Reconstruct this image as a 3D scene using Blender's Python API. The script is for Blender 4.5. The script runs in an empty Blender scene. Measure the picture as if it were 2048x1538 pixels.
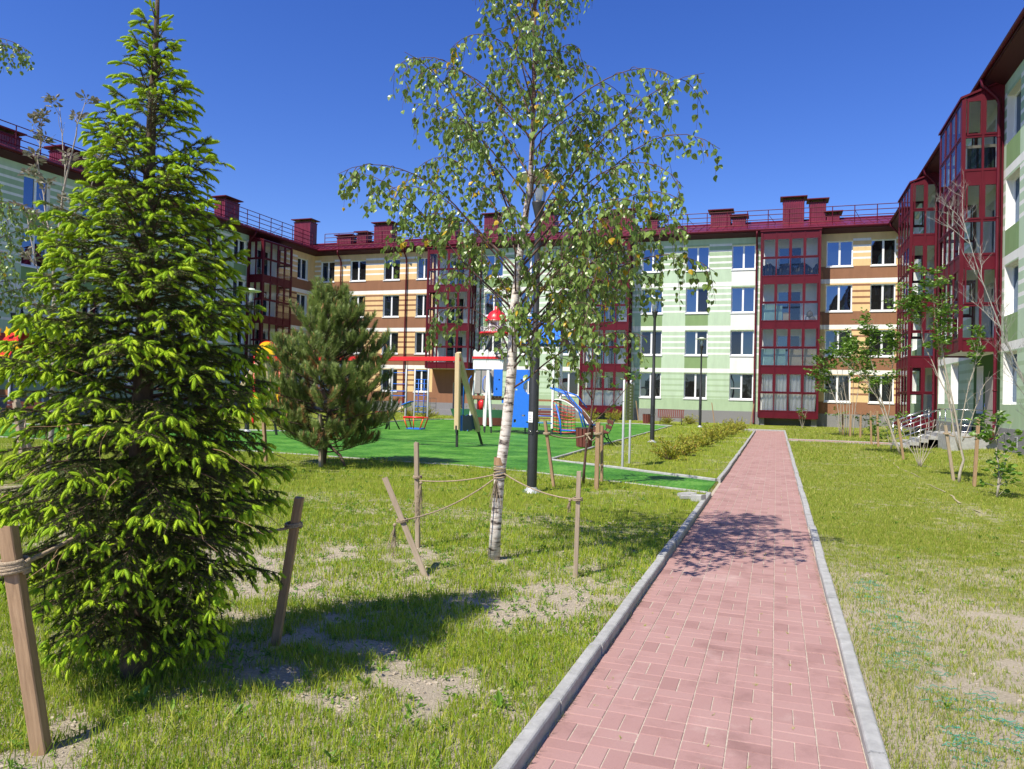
import bpy, bmesh, math, random
import numpy as np
from mathutils import Matrix, Vector
R_ = math.radians
# ------------------------------------------------------------------ camera, sky, sun, exposure
scn = bpy.context.scene
COL = scn.collection
CAM_Z = 1.65
cam_d = bpy.data.cameras.new('camera'); cam = bpy.data.objects.new('camera', cam_d); COL.objects.link(cam)
cam_d.sensor_fit = 'HORIZONTAL'; cam_d.sensor_width = 36.0; cam_d.lens = 36.0*1513/2048
cam_d.clip_start = 0.05; cam_d.clip_end = 3000
cm = Matrix(((0.9436683, -0.0185824, 0.3303707), (0.3299660, -0.0218314, -0.9437403), (0.0247494, 0.9995890, -0.0144701))).to_4x4()
cm.translation = (0, 0, CAM_Z); cam.matrix_world = cm
scn.camera = cam
SUN_AZ, SUN_EL = 26.0, 53.0          # shadows run to +Y, 26 deg towards +X
w = bpy.data.worlds.new('World'); scn.world = w; w.use_nodes = True
nt = w.node_tree; bg = nt.nodes['Background']
sky = nt.nodes.new('ShaderNodeTexSky'); sky.sky_type = 'NISHITA'; sky.sun_disc = False
sky.sun_elevation = R_(SUN_EL); sky.sun_rotation = R_(180+SUN_AZ)
sky.air_density = 1.0; sky.dust_density = 0.15; sky.ozone_density = 5.0; sky.altitude = 200
hs = nt.nodes.new('ShaderNodeHueSaturation'); hs.inputs['Saturation'].default_value = 1.25; hs.inputs['Value'].default_value = 1.3
hs.inputs['Hue'].default_value = 0.522
nt.links.new(sky.outputs[0], hs.inputs['Color']); nt.links.new(hs.outputs[0], bg.inputs[0]); bg.inputs[1].default_value = 0.092
sun_d = bpy.data.lights.new('sun', 'SUN'); sun_d.energy = 5.0; sun_d.angle = R_(0.53); sun_d.color = (1, 0.92, 0.79)
sun = bpy.data.objects.new('sun', sun_d); COL.objects.link(sun)
ce = math.cos(R_(SUN_EL))
sun.rotation_euler = Vector((math.sin(R_(SUN_AZ))*ce, math.cos(R_(SUN_AZ))*ce, -math.sin(R_(SUN_EL)))).to_track_quat('-Z', 'Y').to_euler()
sun.location = (-20, -20, 60)
scn.view_settings.view_transform = 'Standard'; scn.view_settings.look = 'None'
scn.view_settings.exposure = 0.55; scn.view_settings.gamma = 1
scn.cycles.max_bounces = 8; scn.cycles.transparent_max_bounces = 16

# ------------------------------------------------------------------ materials
def srgb(r, g, b):
    f = lambda c: (c/255)/12.92 if c/255 <= 0.04045 else ((c/255+0.055)/1.055)**2.4
    return (f(r), f(g), f(b))
def nmat(name):
    m = bpy.data.materials.new(name); m.use_nodes = True
    n = m.node_tree; p = n.nodes['Principled BSDF']
    return m, n, p
def N(n, t, **kw):
    o = n.nodes.new(t)
    for k, v in kw.items():
        if k in o.inputs: o.inputs[k].default_value = v
        else: setattr(o, k, v)
    return o
def ramp(n, fac, stops):
    r = n.nodes.new('ShaderNodeValToRGB'); e = r.color_ramp.elements
    while len(e) < len(stops): e.new(0.5)
    for q, (p, c) in zip(e, stops): q.position = p; q.color = (*c, 1)
    n.links.new(fac, r.inputs[0]); return r.outputs[0]
def mat(name, col, rough=0.6, metal=0.0, var=0.12, scale=6.0, bump=0.0, bscale=60.0, spec=0.5):
    """plain painted/solid stuff with a little uneven weathering"""
    m, n, p = nmat(name)
    tc = n.nodes.new('ShaderNodeTexCoord')
    no = N(n, 'ShaderNodeTexNoise', Scale=scale, Detail=6.0, Roughness=0.65); n.links.new(tc.outputs['Object'], no.inputs['Vector'])
    a = tuple(c*(1-var) for c in col); b = tuple(min(1, c*(1+var)) for c in col)
    n.links.new(ramp(n, no.outputs['Fac'], [(0.3, a), (0.7, b)]), p.inputs['Base Color'])
    p.inputs['Roughness'].default_value = rough; p.inputs['Metallic'].default_value = metal; p.inputs['Specular IOR Level'].default_value = spec
    if bump:
        n2 = N(n, 'ShaderNodeTexNoise', Scale=bscale, Detail=4.0); n.links.new(tc.outputs['Object'], n2.inputs['Vector'])
        bu = N(n, 'ShaderNodeBump', Strength=bump, Distance=0.02); n.links.new(n2.outputs['Fac'], bu.inputs['Height']); n.links.new(bu.outputs[0], p.inputs['Normal'])
    return m
def leafmat(name, cols, trans=0.35, rough=0.45, spec=0.4):
    """foliage: each leaf/needle island takes its own tint"""
    m, n, p = nmat(name)
    g = n.nodes.new('ShaderNodeNewGeometry')
    c = ramp(n, g.outputs['Random Per Island'], [(i/max(1, len(cols)-1), c) for i, c in enumerate(cols)])
    n.links.new(c, p.inputs['Base Color']); p.inputs['Roughness'].default_value = rough; p.inputs['Specular IOR Level'].default_value = spec
    t = n.nodes.new('ShaderNodeBsdfTranslucent'); n.links.new(c, t.inputs[0])
    mx = N(n, 'ShaderNodeMixShader'); mx.inputs[0].default_value = trans
    n.links.new(p.outputs[0], mx.inputs[1]); n.links.new(t.outputs[0], mx.inputs[2])
    n.links.new(mx.outputs[0], n.nodes['Material Output'].inputs[0])
    return m
def woodmat(name, c1, c2, scale=(18, 18, 1.5), rough=0.75, bump=0.25):
    m, n, p = nmat(name)
    tc = n.nodes.new('ShaderNodeTexCoord'); mp = N(n, 'ShaderNodeMapping'); mp.inputs['Scale'].default_value = scale
    n.links.new(tc.outputs['Object'], mp.inputs[0])
    no = N(n, 'ShaderNodeTexNoise', Scale=3.0, Detail=8.0, Roughness=0.7, Distortion=0.6); n.links.new(mp.outputs[0], no.inputs['Vector'])
    n.links.new(ramp(n, no.outputs['Fac'], [(0.25, c1), (0.75, c2)]), p.inputs['Base Color'])
    p.inputs['Roughness'].default_value = rough
    bu = N(n, 'ShaderNodeBump', Strength=bump, Distance=0.01); n.links.new(no.outputs['Fac'], bu.inputs['Height']); n.links.new(bu.outputs[0], p.inputs['Normal'])
    return m
def glassmat(name, refl, tint, dark, rough=0.015):
    """opaque window pane: dark room behind, coated reflection whose tint and strength imitate what each pane mirrors"""
    m, n, p = nmat(name)
    p.inputs['Base Color'].default_value = (*dark, 1); p.inputs['Roughness'].default_value = 0.4; p.inputs['Specular IOR Level'].default_value = 0
    gl = N(n, 'ShaderNodeBsdfGlossy'); gl.inputs['Color'].default_value = (*tint, 1); gl.inputs['Roughness'].default_value = rough
    tc = n.nodes.new('ShaderNodeTexCoord'); no = N(n, 'ShaderNodeTexNoise', Scale=0.9, Detail=1.0); n.links.new(tc.outputs['Object'], no.inputs['Vector'])
    bu = N(n, 'ShaderNodeBump', Strength=0.06, Distance=0.1); n.links.new(no.outputs['Fac'], bu.inputs['Height']); n.links.new(bu.outputs[0], gl.inputs['Normal'])
    lw = N(n, 'ShaderNodeLayerWeight', Blend=0.35)
    mr = N(n, 'ShaderNodeMapRange'); mr.inputs['To Min'].default_value = refl; mr.inputs['To Max'].default_value = min(1, refl+0.4)
    n.links.new(lw.outputs['Fresnel'], mr.inputs['Value'])
    mx = N(n, 'ShaderNodeMixShader'); n.links.new(mr.outputs[0], mx.inputs[0]); n.links.new(p.outputs[0], mx.inputs[1]); n.links.new(gl.outputs[0], mx.inputs[2])
    n.links.new(mx.outputs[0], n.nodes['Material Output'].inputs[0]); return m
def clearglass(name, refl=0.12, tint=(0.86, 0.9, 0.9)):
    m, n, p = nmat(name)
    tr = N(n, 'ShaderNodeBsdfTransparent'); tr.inputs['Color'].default_value = (*tint, 1)
    gl = N(n, 'ShaderNodeBsdfGlossy'); gl.inputs['Roughness'].default_value = 0.01; gl.inputs['Color'].default_value = (0.68, 0.7, 0.78, 1)
    lw = N(n, 'ShaderNodeLayerWeight', Blend=0.3)
    mr = N(n, 'ShaderNodeMapRange'); mr.inputs['To Min'].default_value = refl; mr.inputs['To Max'].default_value = 0.85
    n.links.new(lw.outputs['Fresnel'], mr.inputs['Value'])
    mx = N(n, 'ShaderNodeMixShader'); n.links.new(mr.outputs[0], mx.inputs[0]); n.links.new(tr.outputs[0], mx.inputs[1]); n.links.new(gl.outputs[0], mx.inputs[2])
    n.links.new(mx.outputs[0], n.nodes['Material Output'].inputs[0]); return m

def stucco(name, rgb, k=0.86):
    c = tuple(v*k for v in srgb(*rgb)); m = mat(name, c, 0.9, var=0.09, scale=1.3, bump=0.2, bscale=90, spec=0.2); n = m.node_tree
    no = next(q for q in n.nodes if q.type == 'TEX_NOISE' and abs(q.inputs['Scale'].default_value-1.3) < 1e-3)     # rain-washed: stretched down the wall
    mp = N(n, 'ShaderNodeMapping'); mp.inputs['Scale'].default_value = (2.2, 2.2, 0.5); n.links.new(no.inputs['Vector'].links[0].from_socket, mp.inputs[0]); n.links.new(mp.outputs[0], no.inputs['Vector'])
    return m
M = {}
M['white_wall'] = stucco('white_stucco', (243, 243, 238), 0.82)
M['pale_green'] = stucco('pale_green_stucco', (203, 226, 196), 0.74)
M['mid_green'] = stucco('mid_green_stucco', (184, 209, 172), 0.72)
M['leaf_green'] = stucco('leaf_green_stucco', (146, 175, 122), 0.72)
M['dark_green'] = stucco('dark_green_stucco', (70, 105, 62), 0.8)
M['pale_orange'] = stucco('pale_orange_stucco', (246, 212, 156), 0.74)
M['brown'] = stucco('brown_stucco', (168, 122, 94), 0.66)
M['plinth'] = mat('grey_plinth_stone', (0.2, 0.2, 0.205), 0.85, var=0.28, scale=40, bump=0.3, bscale=90)
M['frame_white'] = mat('white_window_plastic', (0.78, 0.79, 0.8), 0.35, var=0.02)
M['red_metal'] = mat('burgundy_painted_metal', (0.09, 0.0035, 0.012), 0.5, var=0.12, scale=2.0, spec=0.25)
M['red_roof'] = mat('burgundy_roof_sheet', (0.15, 0.012, 0.026), 0.34, var=0.25, scale=1.2)
M['soffit'] = mat('dark_burgundy_soffit', (0.05, 0.005, 0.012), 0.6, var=0.12)
M['glass_blue'] = glassmat('window_glass_sky', 0.55, (0.24, 0.32, 0.44), (0.01, 0.012, 0.016))  # blue gloss tint paints a deeper reflected sky
M['glass_mid'] = glassmat('window_glass_half', 0.3, (0.26, 0.34, 0.44), (0.012, 0.013, 0.016))
M['glass_dark'] = glassmat('window_glass_dark', 0.05, (0.7, 0.8, 1.0), (0.012, 0.012, 0.012))  # gloss kept low, so dark reflections come from the material
M['glass_clear'] = clearglass('balcony_glass', 0.02, (0.95, 0.97, 0.97))
M['curtain'] = mat('white_curtain_cloth', (0.8, 0.8, 0.78), 0.9, var=0.08)
M['inner_wall'] = mat('balcony_inner_wall', (0.75, 0.75, 0.73), 0.9, var=0.05)
M['concrete'] = mat('kerb_concrete', (0.34, 0.345, 0.335), 0.9, var=0.22, scale=9, bump=0.35, bscale=150)
M['joint_sand'] = mat('joint_sand', (0.42, 0.36, 0.29), 0.95, var=0.3, scale=30, bump=0.4)
M['black_metal'] = mat('black_lamp_paint', (0.025, 0.027, 0.028), 0.45, var=0.2)
M['steel'] = mat('polished_steel', (0.72, 0.72, 0.72), 0.22, metal=1.0, var=0.05)
M['galv'] = mat('galvanised_grey', (0.42, 0.44, 0.45), 0.5, var=0.1, metal=0.3)
M['stake'] = woodmat('stake_wood', (0.2, 0.12, 0.06), (0.42, 0.28, 0.16))
M['stake_grey'] = woodmat('weathered_stake_wood', (0.24, 0.18, 0.12), (0.44, 0.36, 0.26))
M['swing_wood'] = woodmat('glued_timber', (0.55, 0.4, 0.22), (0.68, 0.52, 0.32), (8, 8, 1))
M['bench_wood'] = woodmat('red_brown_bench_wood', (0.1, 0.022, 0.017), (0.19, 0.05, 0.035))
M['deck_wood'] = woodmat('deck_wood', (0.22, 0.08, 0.035), (0.36, 0.15, 0.07))
M['brown_plank'] = woodmat('tan_plank', (0.24, 0.14, 0.07), (0.38, 0.24, 0.13))
M['rope'] = mat('hemp_rope', (0.42, 0.33, 0.22), 0.95, var=0.3, scale=90, bump=0.8, bscale=200)
M['p_red'] = mat('play_red', (0.62, 0.015, 0.018), 0.35, var=0.06)
M['p_blue'] = mat('play_blue', (0.02, 0.16, 0.68), 0.35, var=0.06)
M['p_darkblue'] = mat('play_dark_blue', (0.02, 0.05, 0.16), 0.4, var=0.08)
M['p_white'] = mat('play_white', (0.78, 0.78, 0.76), 0.4, var=0.03)
M['p_yellow'] = mat('play_yellow', (0.82, 0.5, 0.01), 0.4, var=0.05)
M['p_orange'] = mat('play_orange', (0.75, 0.1, 0.015), 0.35, var=0.05)
M['p_green'] = mat('play_green', (0.03, 0.12, 0.06), 0.4, var=0.05)
M['grey_panel'] = mat('grey_panel', (0.3, 0.27, 0.25), 0.5, var=0.05)
M['sign_green'] = mat('olive_sign_board', (0.2, 0.26, 0.1), 0.6, var=0.1)
M['lamp_white'] = mat('lamp_disc_white', (0.6, 0.66, 0.55), 0.5, var=0.05)
M['sticker'] = mat('white_sticker', (0.75, 0.76, 0.78), 0.5, var=0.05)
M['turquoise'] = mat('turquoise_board', (0.36, 0.6, 0.57), 0.7, var=0.05)
M['beige'] = mat('beige_board', (0.55, 0.48, 0.36), 0.7, var=0.1)
M['black_film'] = mat('black_plastic_film', (0.02, 0.021, 0.026), 0.25, var=0.2)
M['net_green'] = mat('green_plastic_netting', (0.02, 0.3, 0.2), 0.5, var=0.1)
M['tube_black'] = mat('brown_dark_door', (0.035, 0.022, 0.02), 0.5, var=0.1)
M['needle_new'] = leafmat('spruce_new_shoots', [(0.19, 0.35, 0.014), (0.31, 0.48, 0.018), (0.46, 0.61, 0.028), (0.23, 0.4, 0.016)], 0.22, 0.6, 0.2)
M['needle_old'] = leafmat('spruce_old_needles', [(0.045, 0.085, 0.014), (0.075, 0.125, 0.02), (0.1, 0.15, 0.03), (0.15, 0.125, 0.055)], 0.15, 0.55)
M['spruce_bark'] = woodmat('spruce_bark', (0.05, 0.032, 0.02), (0.14, 0.1, 0.065), (10, 10, 5), 0.95, 0.9)
M['pine_needle'] = leafmat('pine_needles', [(0.15, 0.23, 0.05), (0.22, 0.31, 0.075), (0.3, 0.38, 0.11), (0.18, 0.26, 0.06)], 0.38, 0.5)
M['pine_dead'] = leafmat('dead_pine_needles', [(0.25, 0.11, 0.04), (0.36, 0.19, 0.07)], 0.2, 0.7)
M['pine_bud'] = mat('pine_candles', (0.42, 0.22, 0.09), 0.7, var=0.2)
M['birch_leaf'] = leafmat('birch_leaves', [(0.12, 0.2, 0.032), (0.16, 0.25, 0.045), (0.2, 0.31, 0.06), (0.25, 0.36, 0.085), (0.17, 0.27, 0.045)], 0.35, 0.35, 0.55)
M['yellow_leaf'] = leafmat('yellow_birch_leaves', [(0.5, 0.36, 0.02), (0.62, 0.42, 0.03)], 0.35, 0.4)
M['bush_leaf'] = leafmat('young_tree_leaves', [(0.08, 0.18, 0.022), (0.13, 0.25, 0.03), (0.2, 0.33, 0.045)], 0.3, 0.35, 0.5)
M['rowan_leaf'] = leafmat('grey_green_leaves', [(0.13, 0.15, 0.08), (0.22, 0.22, 0.15), (0.28, 0.24, 0.2)], 0.25, 0.5)
M['gold_leaf'] = leafmat('golden_shrub_leaves', [(0.2, 0.25, 0.025), (0.38, 0.4, 0.035), (0.48, 0.42, 0.05), (0.17, 0.27, 0.03), (0.4, 0.24, 0.06)], 0.25, 0.5)
M['grass'] = leafmat('grass_blades', [(0.15, 0.25, 0.015), (0.24, 0.37, 0.022), (0.36, 0.47, 0.032), (0.48, 0.48, 0.075), (0.2, 0.34, 0.02)], 0.35, 0.5, 0.3)
M['grass_dry'] = leafmat('mown_grass_blades', [(0.15, 0.235, 0.022), (0.22, 0.31, 0.028), (0.31, 0.36, 0.045), (0.44, 0.4, 0.12), (0.18, 0.27, 0.022)], 0.3, 0.5, 0.3)
M['weed'] = leafmat('broad_weed_leaves', [(0.1, 0.22, 0.025), (0.16, 0.31, 0.035), (0.25, 0.4, 0.05)], 0.35, 0.45)
M['grey_bark'] = woodmat('grey_young_bark', (0.26, 0.23, 0.18), (0.48, 0.43, 0.36), (6, 6, 6), 0.9, 0.5)
M['silver_bark'] = woodmat('silver_grey_bark', (0.2, 0.2, 0.175), (0.36, 0.36, 0.32), (6, 6, 6), 0.9, 0.4)
M['brown_twig'] = woodmat('brown_twigs', (0.06, 0.03, 0.024), (0.12, 0.065, 0.05), (6, 6, 6), 0.7, 0.3)

def birch_bark():
    m, n, p = nmat('birch_bark')
    tc = n.nodes.new('ShaderNodeTexCoord'); mp = N(n, 'ShaderNodeMapping'); mp.inputs['Scale'].default_value = (5, 5, 22)
    n.links.new(tc.outputs['Object'], mp.inputs[0])
    a = N(n, 'ShaderNodeTexNoise', Scale=1.6, Detail=5.0, Roughness=0.6); n.links.new(mp.outputs[0], a.inputs['Vector'])
    c1 = ramp(n, a.outputs['Fac'], [(0.36, (0.05, 0.04, 0.035)), (0.42, (0.4, 0.34, 0.28)), (0.5, (0.62, 0.57, 0.5)), (0.72, (0.74, 0.7, 0.64))])
    b = N(n, 'ShaderNodeTexNoise', Scale=9.0, Detail=6.0); n.links.new(tc.outputs['Object'], b.inputs['Vector'])
    sx = n.nodes.new('ShaderNodeSeparateXYZ'); n.links.new(tc.outputs['Object'], sx.inputs[0])
    # rough dark bark near the foot, brown young bark far up
    mr = N(n, 'ShaderNodeMapRange'); mr.inputs['From Min'].default_value = 0.0; mr.inputs['From Max'].default_value = 0.45; mr.inputs['To Min'].default_value = 0.7; mr.inputs['To Max'].default_value = 0.0
    n.links.new(sx.outputs['Z'], mr.inputs['Value'])
    mu = N(n, 'ShaderNodeMath', operation='MULTIPLY'); n.links.new(mr.outputs[0], mu.inputs[0]); n.links.new(b.outputs['Fac'], mu.inputs[1])
    m1 = N(n, 'ShaderNodeMix', data_type='RGBA'); n.links.new(mu.outputs[0], m1.inputs[0]); n.links.new(c1, m1.inputs[6]); m1.inputs[7].default_value = (0.12, 0.1, 0.085, 1)
    m2r = N(n, 'ShaderNodeMapRange'); m2r.inputs['From Min'].default_value = 3.0; m2r.inputs['From Max'].default_value = 4.6; n.links.new(sx.outputs['Z'], m2r.inputs['Value'])
    m2 = N(n, 'ShaderNodeMix', data_type='RGBA'); n.links.new(m2r.outputs[0], m2.inputs[0]); n.links.new(m1.outputs[2], m2.inputs[6]); m2.inputs[7].default_value = (0.13, 0.065, 0.05, 1)
    n.links.new(m2.outputs[2], p.inputs['Base Color']); p.inputs['Roughness'].default_value = 0.75
    bu = N(n, 'ShaderNodeBump', Strength=0.5, Distance=0.01); n.links.new(a.outputs['Fac'], bu.inputs['Height']); n.links.new(bu.outputs[0], p.inputs['Normal'])
    return m
M['birch_bark'] = birch_bark()

def lawn_mat():
    """sandy soil with moss/low grass cover; the right lawn is more covered than the left beds"""
    m, n, p = nmat('lawn_soil')
    tc = n.nodes.new('ShaderNodeTexCoord')
    big = N(n, 'ShaderNodeTexNoise', Scale=0.55, Detail=5.0, Roughness=0.6); n.links.new(tc.outputs['Object'], big.inputs['Vector'])
    mid = N(n, 'ShaderNodeTexNoise', Scale=5.0, Detail=7.0, Roughness=0.7); n.links.new(tc.outputs['Object'], mid.inputs['Vector'])
    fine = N(n, 'ShaderNodeTexNoise', Scale=55.0, Detail=6.0, Roughness=0.75); n.links.new(tc.outputs['Object'], fine.inputs['Vector'])
    soil = ramp(n, fine.outputs['Fac'], [(0.25, (0.29, 0.245, 0.18)), (0.5, (0.47, 0.41, 0.31)), (0.75, (0.6, 0.53, 0.42))])
    grs = ramp(n, fine.outputs['Fac'], [(0.25, (0.09, 0.13, 0.016)), (0.5, (0.19, 0.23, 0.03)), (0.75, (0.32, 0.33, 0.06))])
    sx = n.nodes.new('ShaderNodeSeparateXYZ'); n.links.new(tc.outputs['Object'], sx.inputs[0])
    far = N(n, 'ShaderNodeMapRange'); far.inputs['From Min'].default_value = 4.5; far.inputs['From Max'].default_value = 11.0; far.inputs['To Min'].default_value = -0.16; far.inputs['To Max'].default_value = 0.3
    n.links.new(sx.outputs['Y'], far.inputs['Value'])
    s1 = N(n, 'ShaderNodeMath', operation='ADD'); n.links.new(big.outputs['Fac'], s1.inputs[0]); n.links.new(mid.outputs['Fac'], s1.inputs[1])
    s2 = N(n, 'ShaderNodeMath', operation='ADD'); n.links.new(s1.outputs[0], s2.inputs[0]); n.links.new(far.outputs[0], s2.inputs[1])
    f = N(n, 'ShaderNodeMapRange'); f.inputs['From Min'].default_value = 0.98; f.inputs['From Max'].default_value = 1.25; n.links.new(s2.outputs[0], f.inputs['Value'])
    mx = N(n, 'ShaderNodeMix', data_type='RGBA'); n.links.new(f.outputs[0], mx.inputs[0]); n.links.new(soil, mx.inputs[6]); n.links.new(grs, mx.inputs[7])
    n.links.new(mx.outputs[2], p.inputs['Base Color']); p.inputs['Roughness'].default_value = 0.95; p.inputs['Specular IOR Level'].default_value = 0.1
    bu = N(n, 'ShaderNodeBump', Strength=0.9, Distance=0.03); n.links.new(fine.outputs['Fac'], bu.inputs['Height']); n.links.new(bu.outputs[0], p.inputs['Normal'])
    return m
M['lawn'] = lawn_mat(); M['rut'] = mat('trodden_soil', (0.33, 0.29, 0.17), 0.95, var=0.35, scale=20, bump=0.5); M['soil'] = mat('soil_clods', (0.4, 0.345, 0.265), 0.95, var=0.3, scale=25, bump=0.5)
def turf_mat():
    m, n, p = nmat('artificial_turf')
    tc = n.nodes.new('ShaderNodeTexCoord')
    mpt = N(n, 'ShaderNodeMapping'); mpt.inputs['Scale'].default_value = (1.0, 0.35, 1.0); n.links.new(tc.outputs['Object'], mpt.inputs[0])
    a = N(n, 'ShaderNodeTexNoise', Scale=16.0, Detail=9.0, Roughness=0.85); n.links.new(mpt.outputs[0], a.inputs['Vector'])
    b = N(n, 'ShaderNodeTexNoise', Scale=0.8, Detail=8.0, Roughness=0.7); n.links.new(tc.outputs['Object'], b.inputs['Vector'])
    ad = N(n, 'ShaderNodeMath', operation='ADD'); n.links.new(a.outputs['Fac'], ad.inputs[0]); n.links.new(b.outputs['Fac'], ad.inputs[1])
    c = ramp(n, ad.outputs[0], [(0.4, (0.02, 0.1, 0.008)), (0.5, (0.06, 0.22, 0.018)), (0.58, (0.14, 0.33, 0.05))])  # streak contrast puts sheen and blade shading into the turf colour
    r = n.nodes[c.node.name]; mr = N(n, 'ShaderNodeMath', operation='MULTIPLY'); mr.inputs[1].default_value = 0.5; n.links.new(ad.outputs[0], mr.inputs[0]); n.links.new(mr.outputs[0], r.inputs[0])
    n.links.new(c, p.inputs['Base Color']); p.inputs['Roughness'].default_value = 0.6; p.inputs['Specular IOR Level'].default_value = 0.2
    bu = N(n, 'ShaderNodeBump', Strength=1.0, Distance=0.03); n.links.new(a.outputs['Fac'], bu.inputs['Height']); n.links.new(bu.outputs[0], p.inputs['Normal'])
    return m
M['turf'] = turf_mat()
def paver_mat():
    m, n, p = nmat('pink_pavers')
    g = n.nodes.new('ShaderNodeNewGeometry'); tc = n.nodes.new('ShaderNodeTexCoord')
    c = ramp(n, g.outputs['Random Per Island'], [(0, (0.32, 0.185, 0.17)), (0.15, (0.37, 0.22, 0.203)), (0.85, (0.4, 0.243, 0.224)), (1, (0.35, 0.205, 0.188))])
    a = N(n, 'ShaderNodeTexNoise', Scale=130.0, Detail=5.0, Roughness=0.8); n.links.new(tc.outputs['Object'], a.inputs['Vector'])
    b = N(n, 'ShaderNodeTexNoise', Scale=2.2, Detail=7.0, Roughness=0.7); n.links.new(tc.outputs['Object'], b.inputs['Vector'])
    d = ramp(n, b.outputs['Fac'], [(0.3, (0.72, 0.71, 0.7)), (0.48, (0.98, 0.98, 0.98)), (0.72, (1.0, 1.04, 1.04))])
    e = ramp(n, a.outputs['Fac'], [(0.3, (0.84, 0.84, 0.84)), (0.7, (1, 1, 1))])
    m1 = N(n, 'ShaderNodeMix', data_type='RGBA', blend_type='MULTIPLY'); m1.inputs[0].default_value = 1; n.links.new(c, m1.inputs[6]); n.links.new(d, m1.inputs[7])
    m2 = N(n, 'ShaderNodeMix', data_type='RGBA', blend_type='MULTIPLY'); m2.inputs[0].default_value = 1; n.links.new(m1.outputs[2], m2.inputs[6]); n.links.new(e, m2.inputs[7])
    # pale dusty scuffs
    v = N(n, 'ShaderNodeTexNoise', Scale=0.9, Detail=8.0, Roughness=0.75); n.links.new(tc.outputs['Object'], v.inputs['Vector'])
    vf = N(n, 'ShaderNodeMapRange'); vf.inputs['From Min'].default_value = 0.56; vf.inputs['From Max'].default_value = 0.75; vf.inputs['To Max'].default_value = 0.5; n.links.new(v.outputs['Fac'], vf.inputs['Value'])
    m3 = N(n, 'ShaderNodeMix', data_type='RGBA'); n.links.new(vf.outputs[0], m3.inputs[0]); n.links.new(m2.outputs[2], m3.inputs[6]); m3.inputs[7].default_value = (0.55, 0.44, 0.4, 1)
    n.links.new(m3.outputs[2], p.inputs['Base Color']); p.inputs['Roughness'].default_value = 0.85; p.inputs['Specular IOR Level'].default_value = 0.25
    bu = N(n, 'ShaderNodeBump', Strength=0.35, Distance=0.004); n.links.new(a.outputs['Fac'], bu.inputs['Height']); n.links.new(bu.outputs[0], p.inputs['Normal'])
    return m
M['paver'] = paver_mat()

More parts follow.
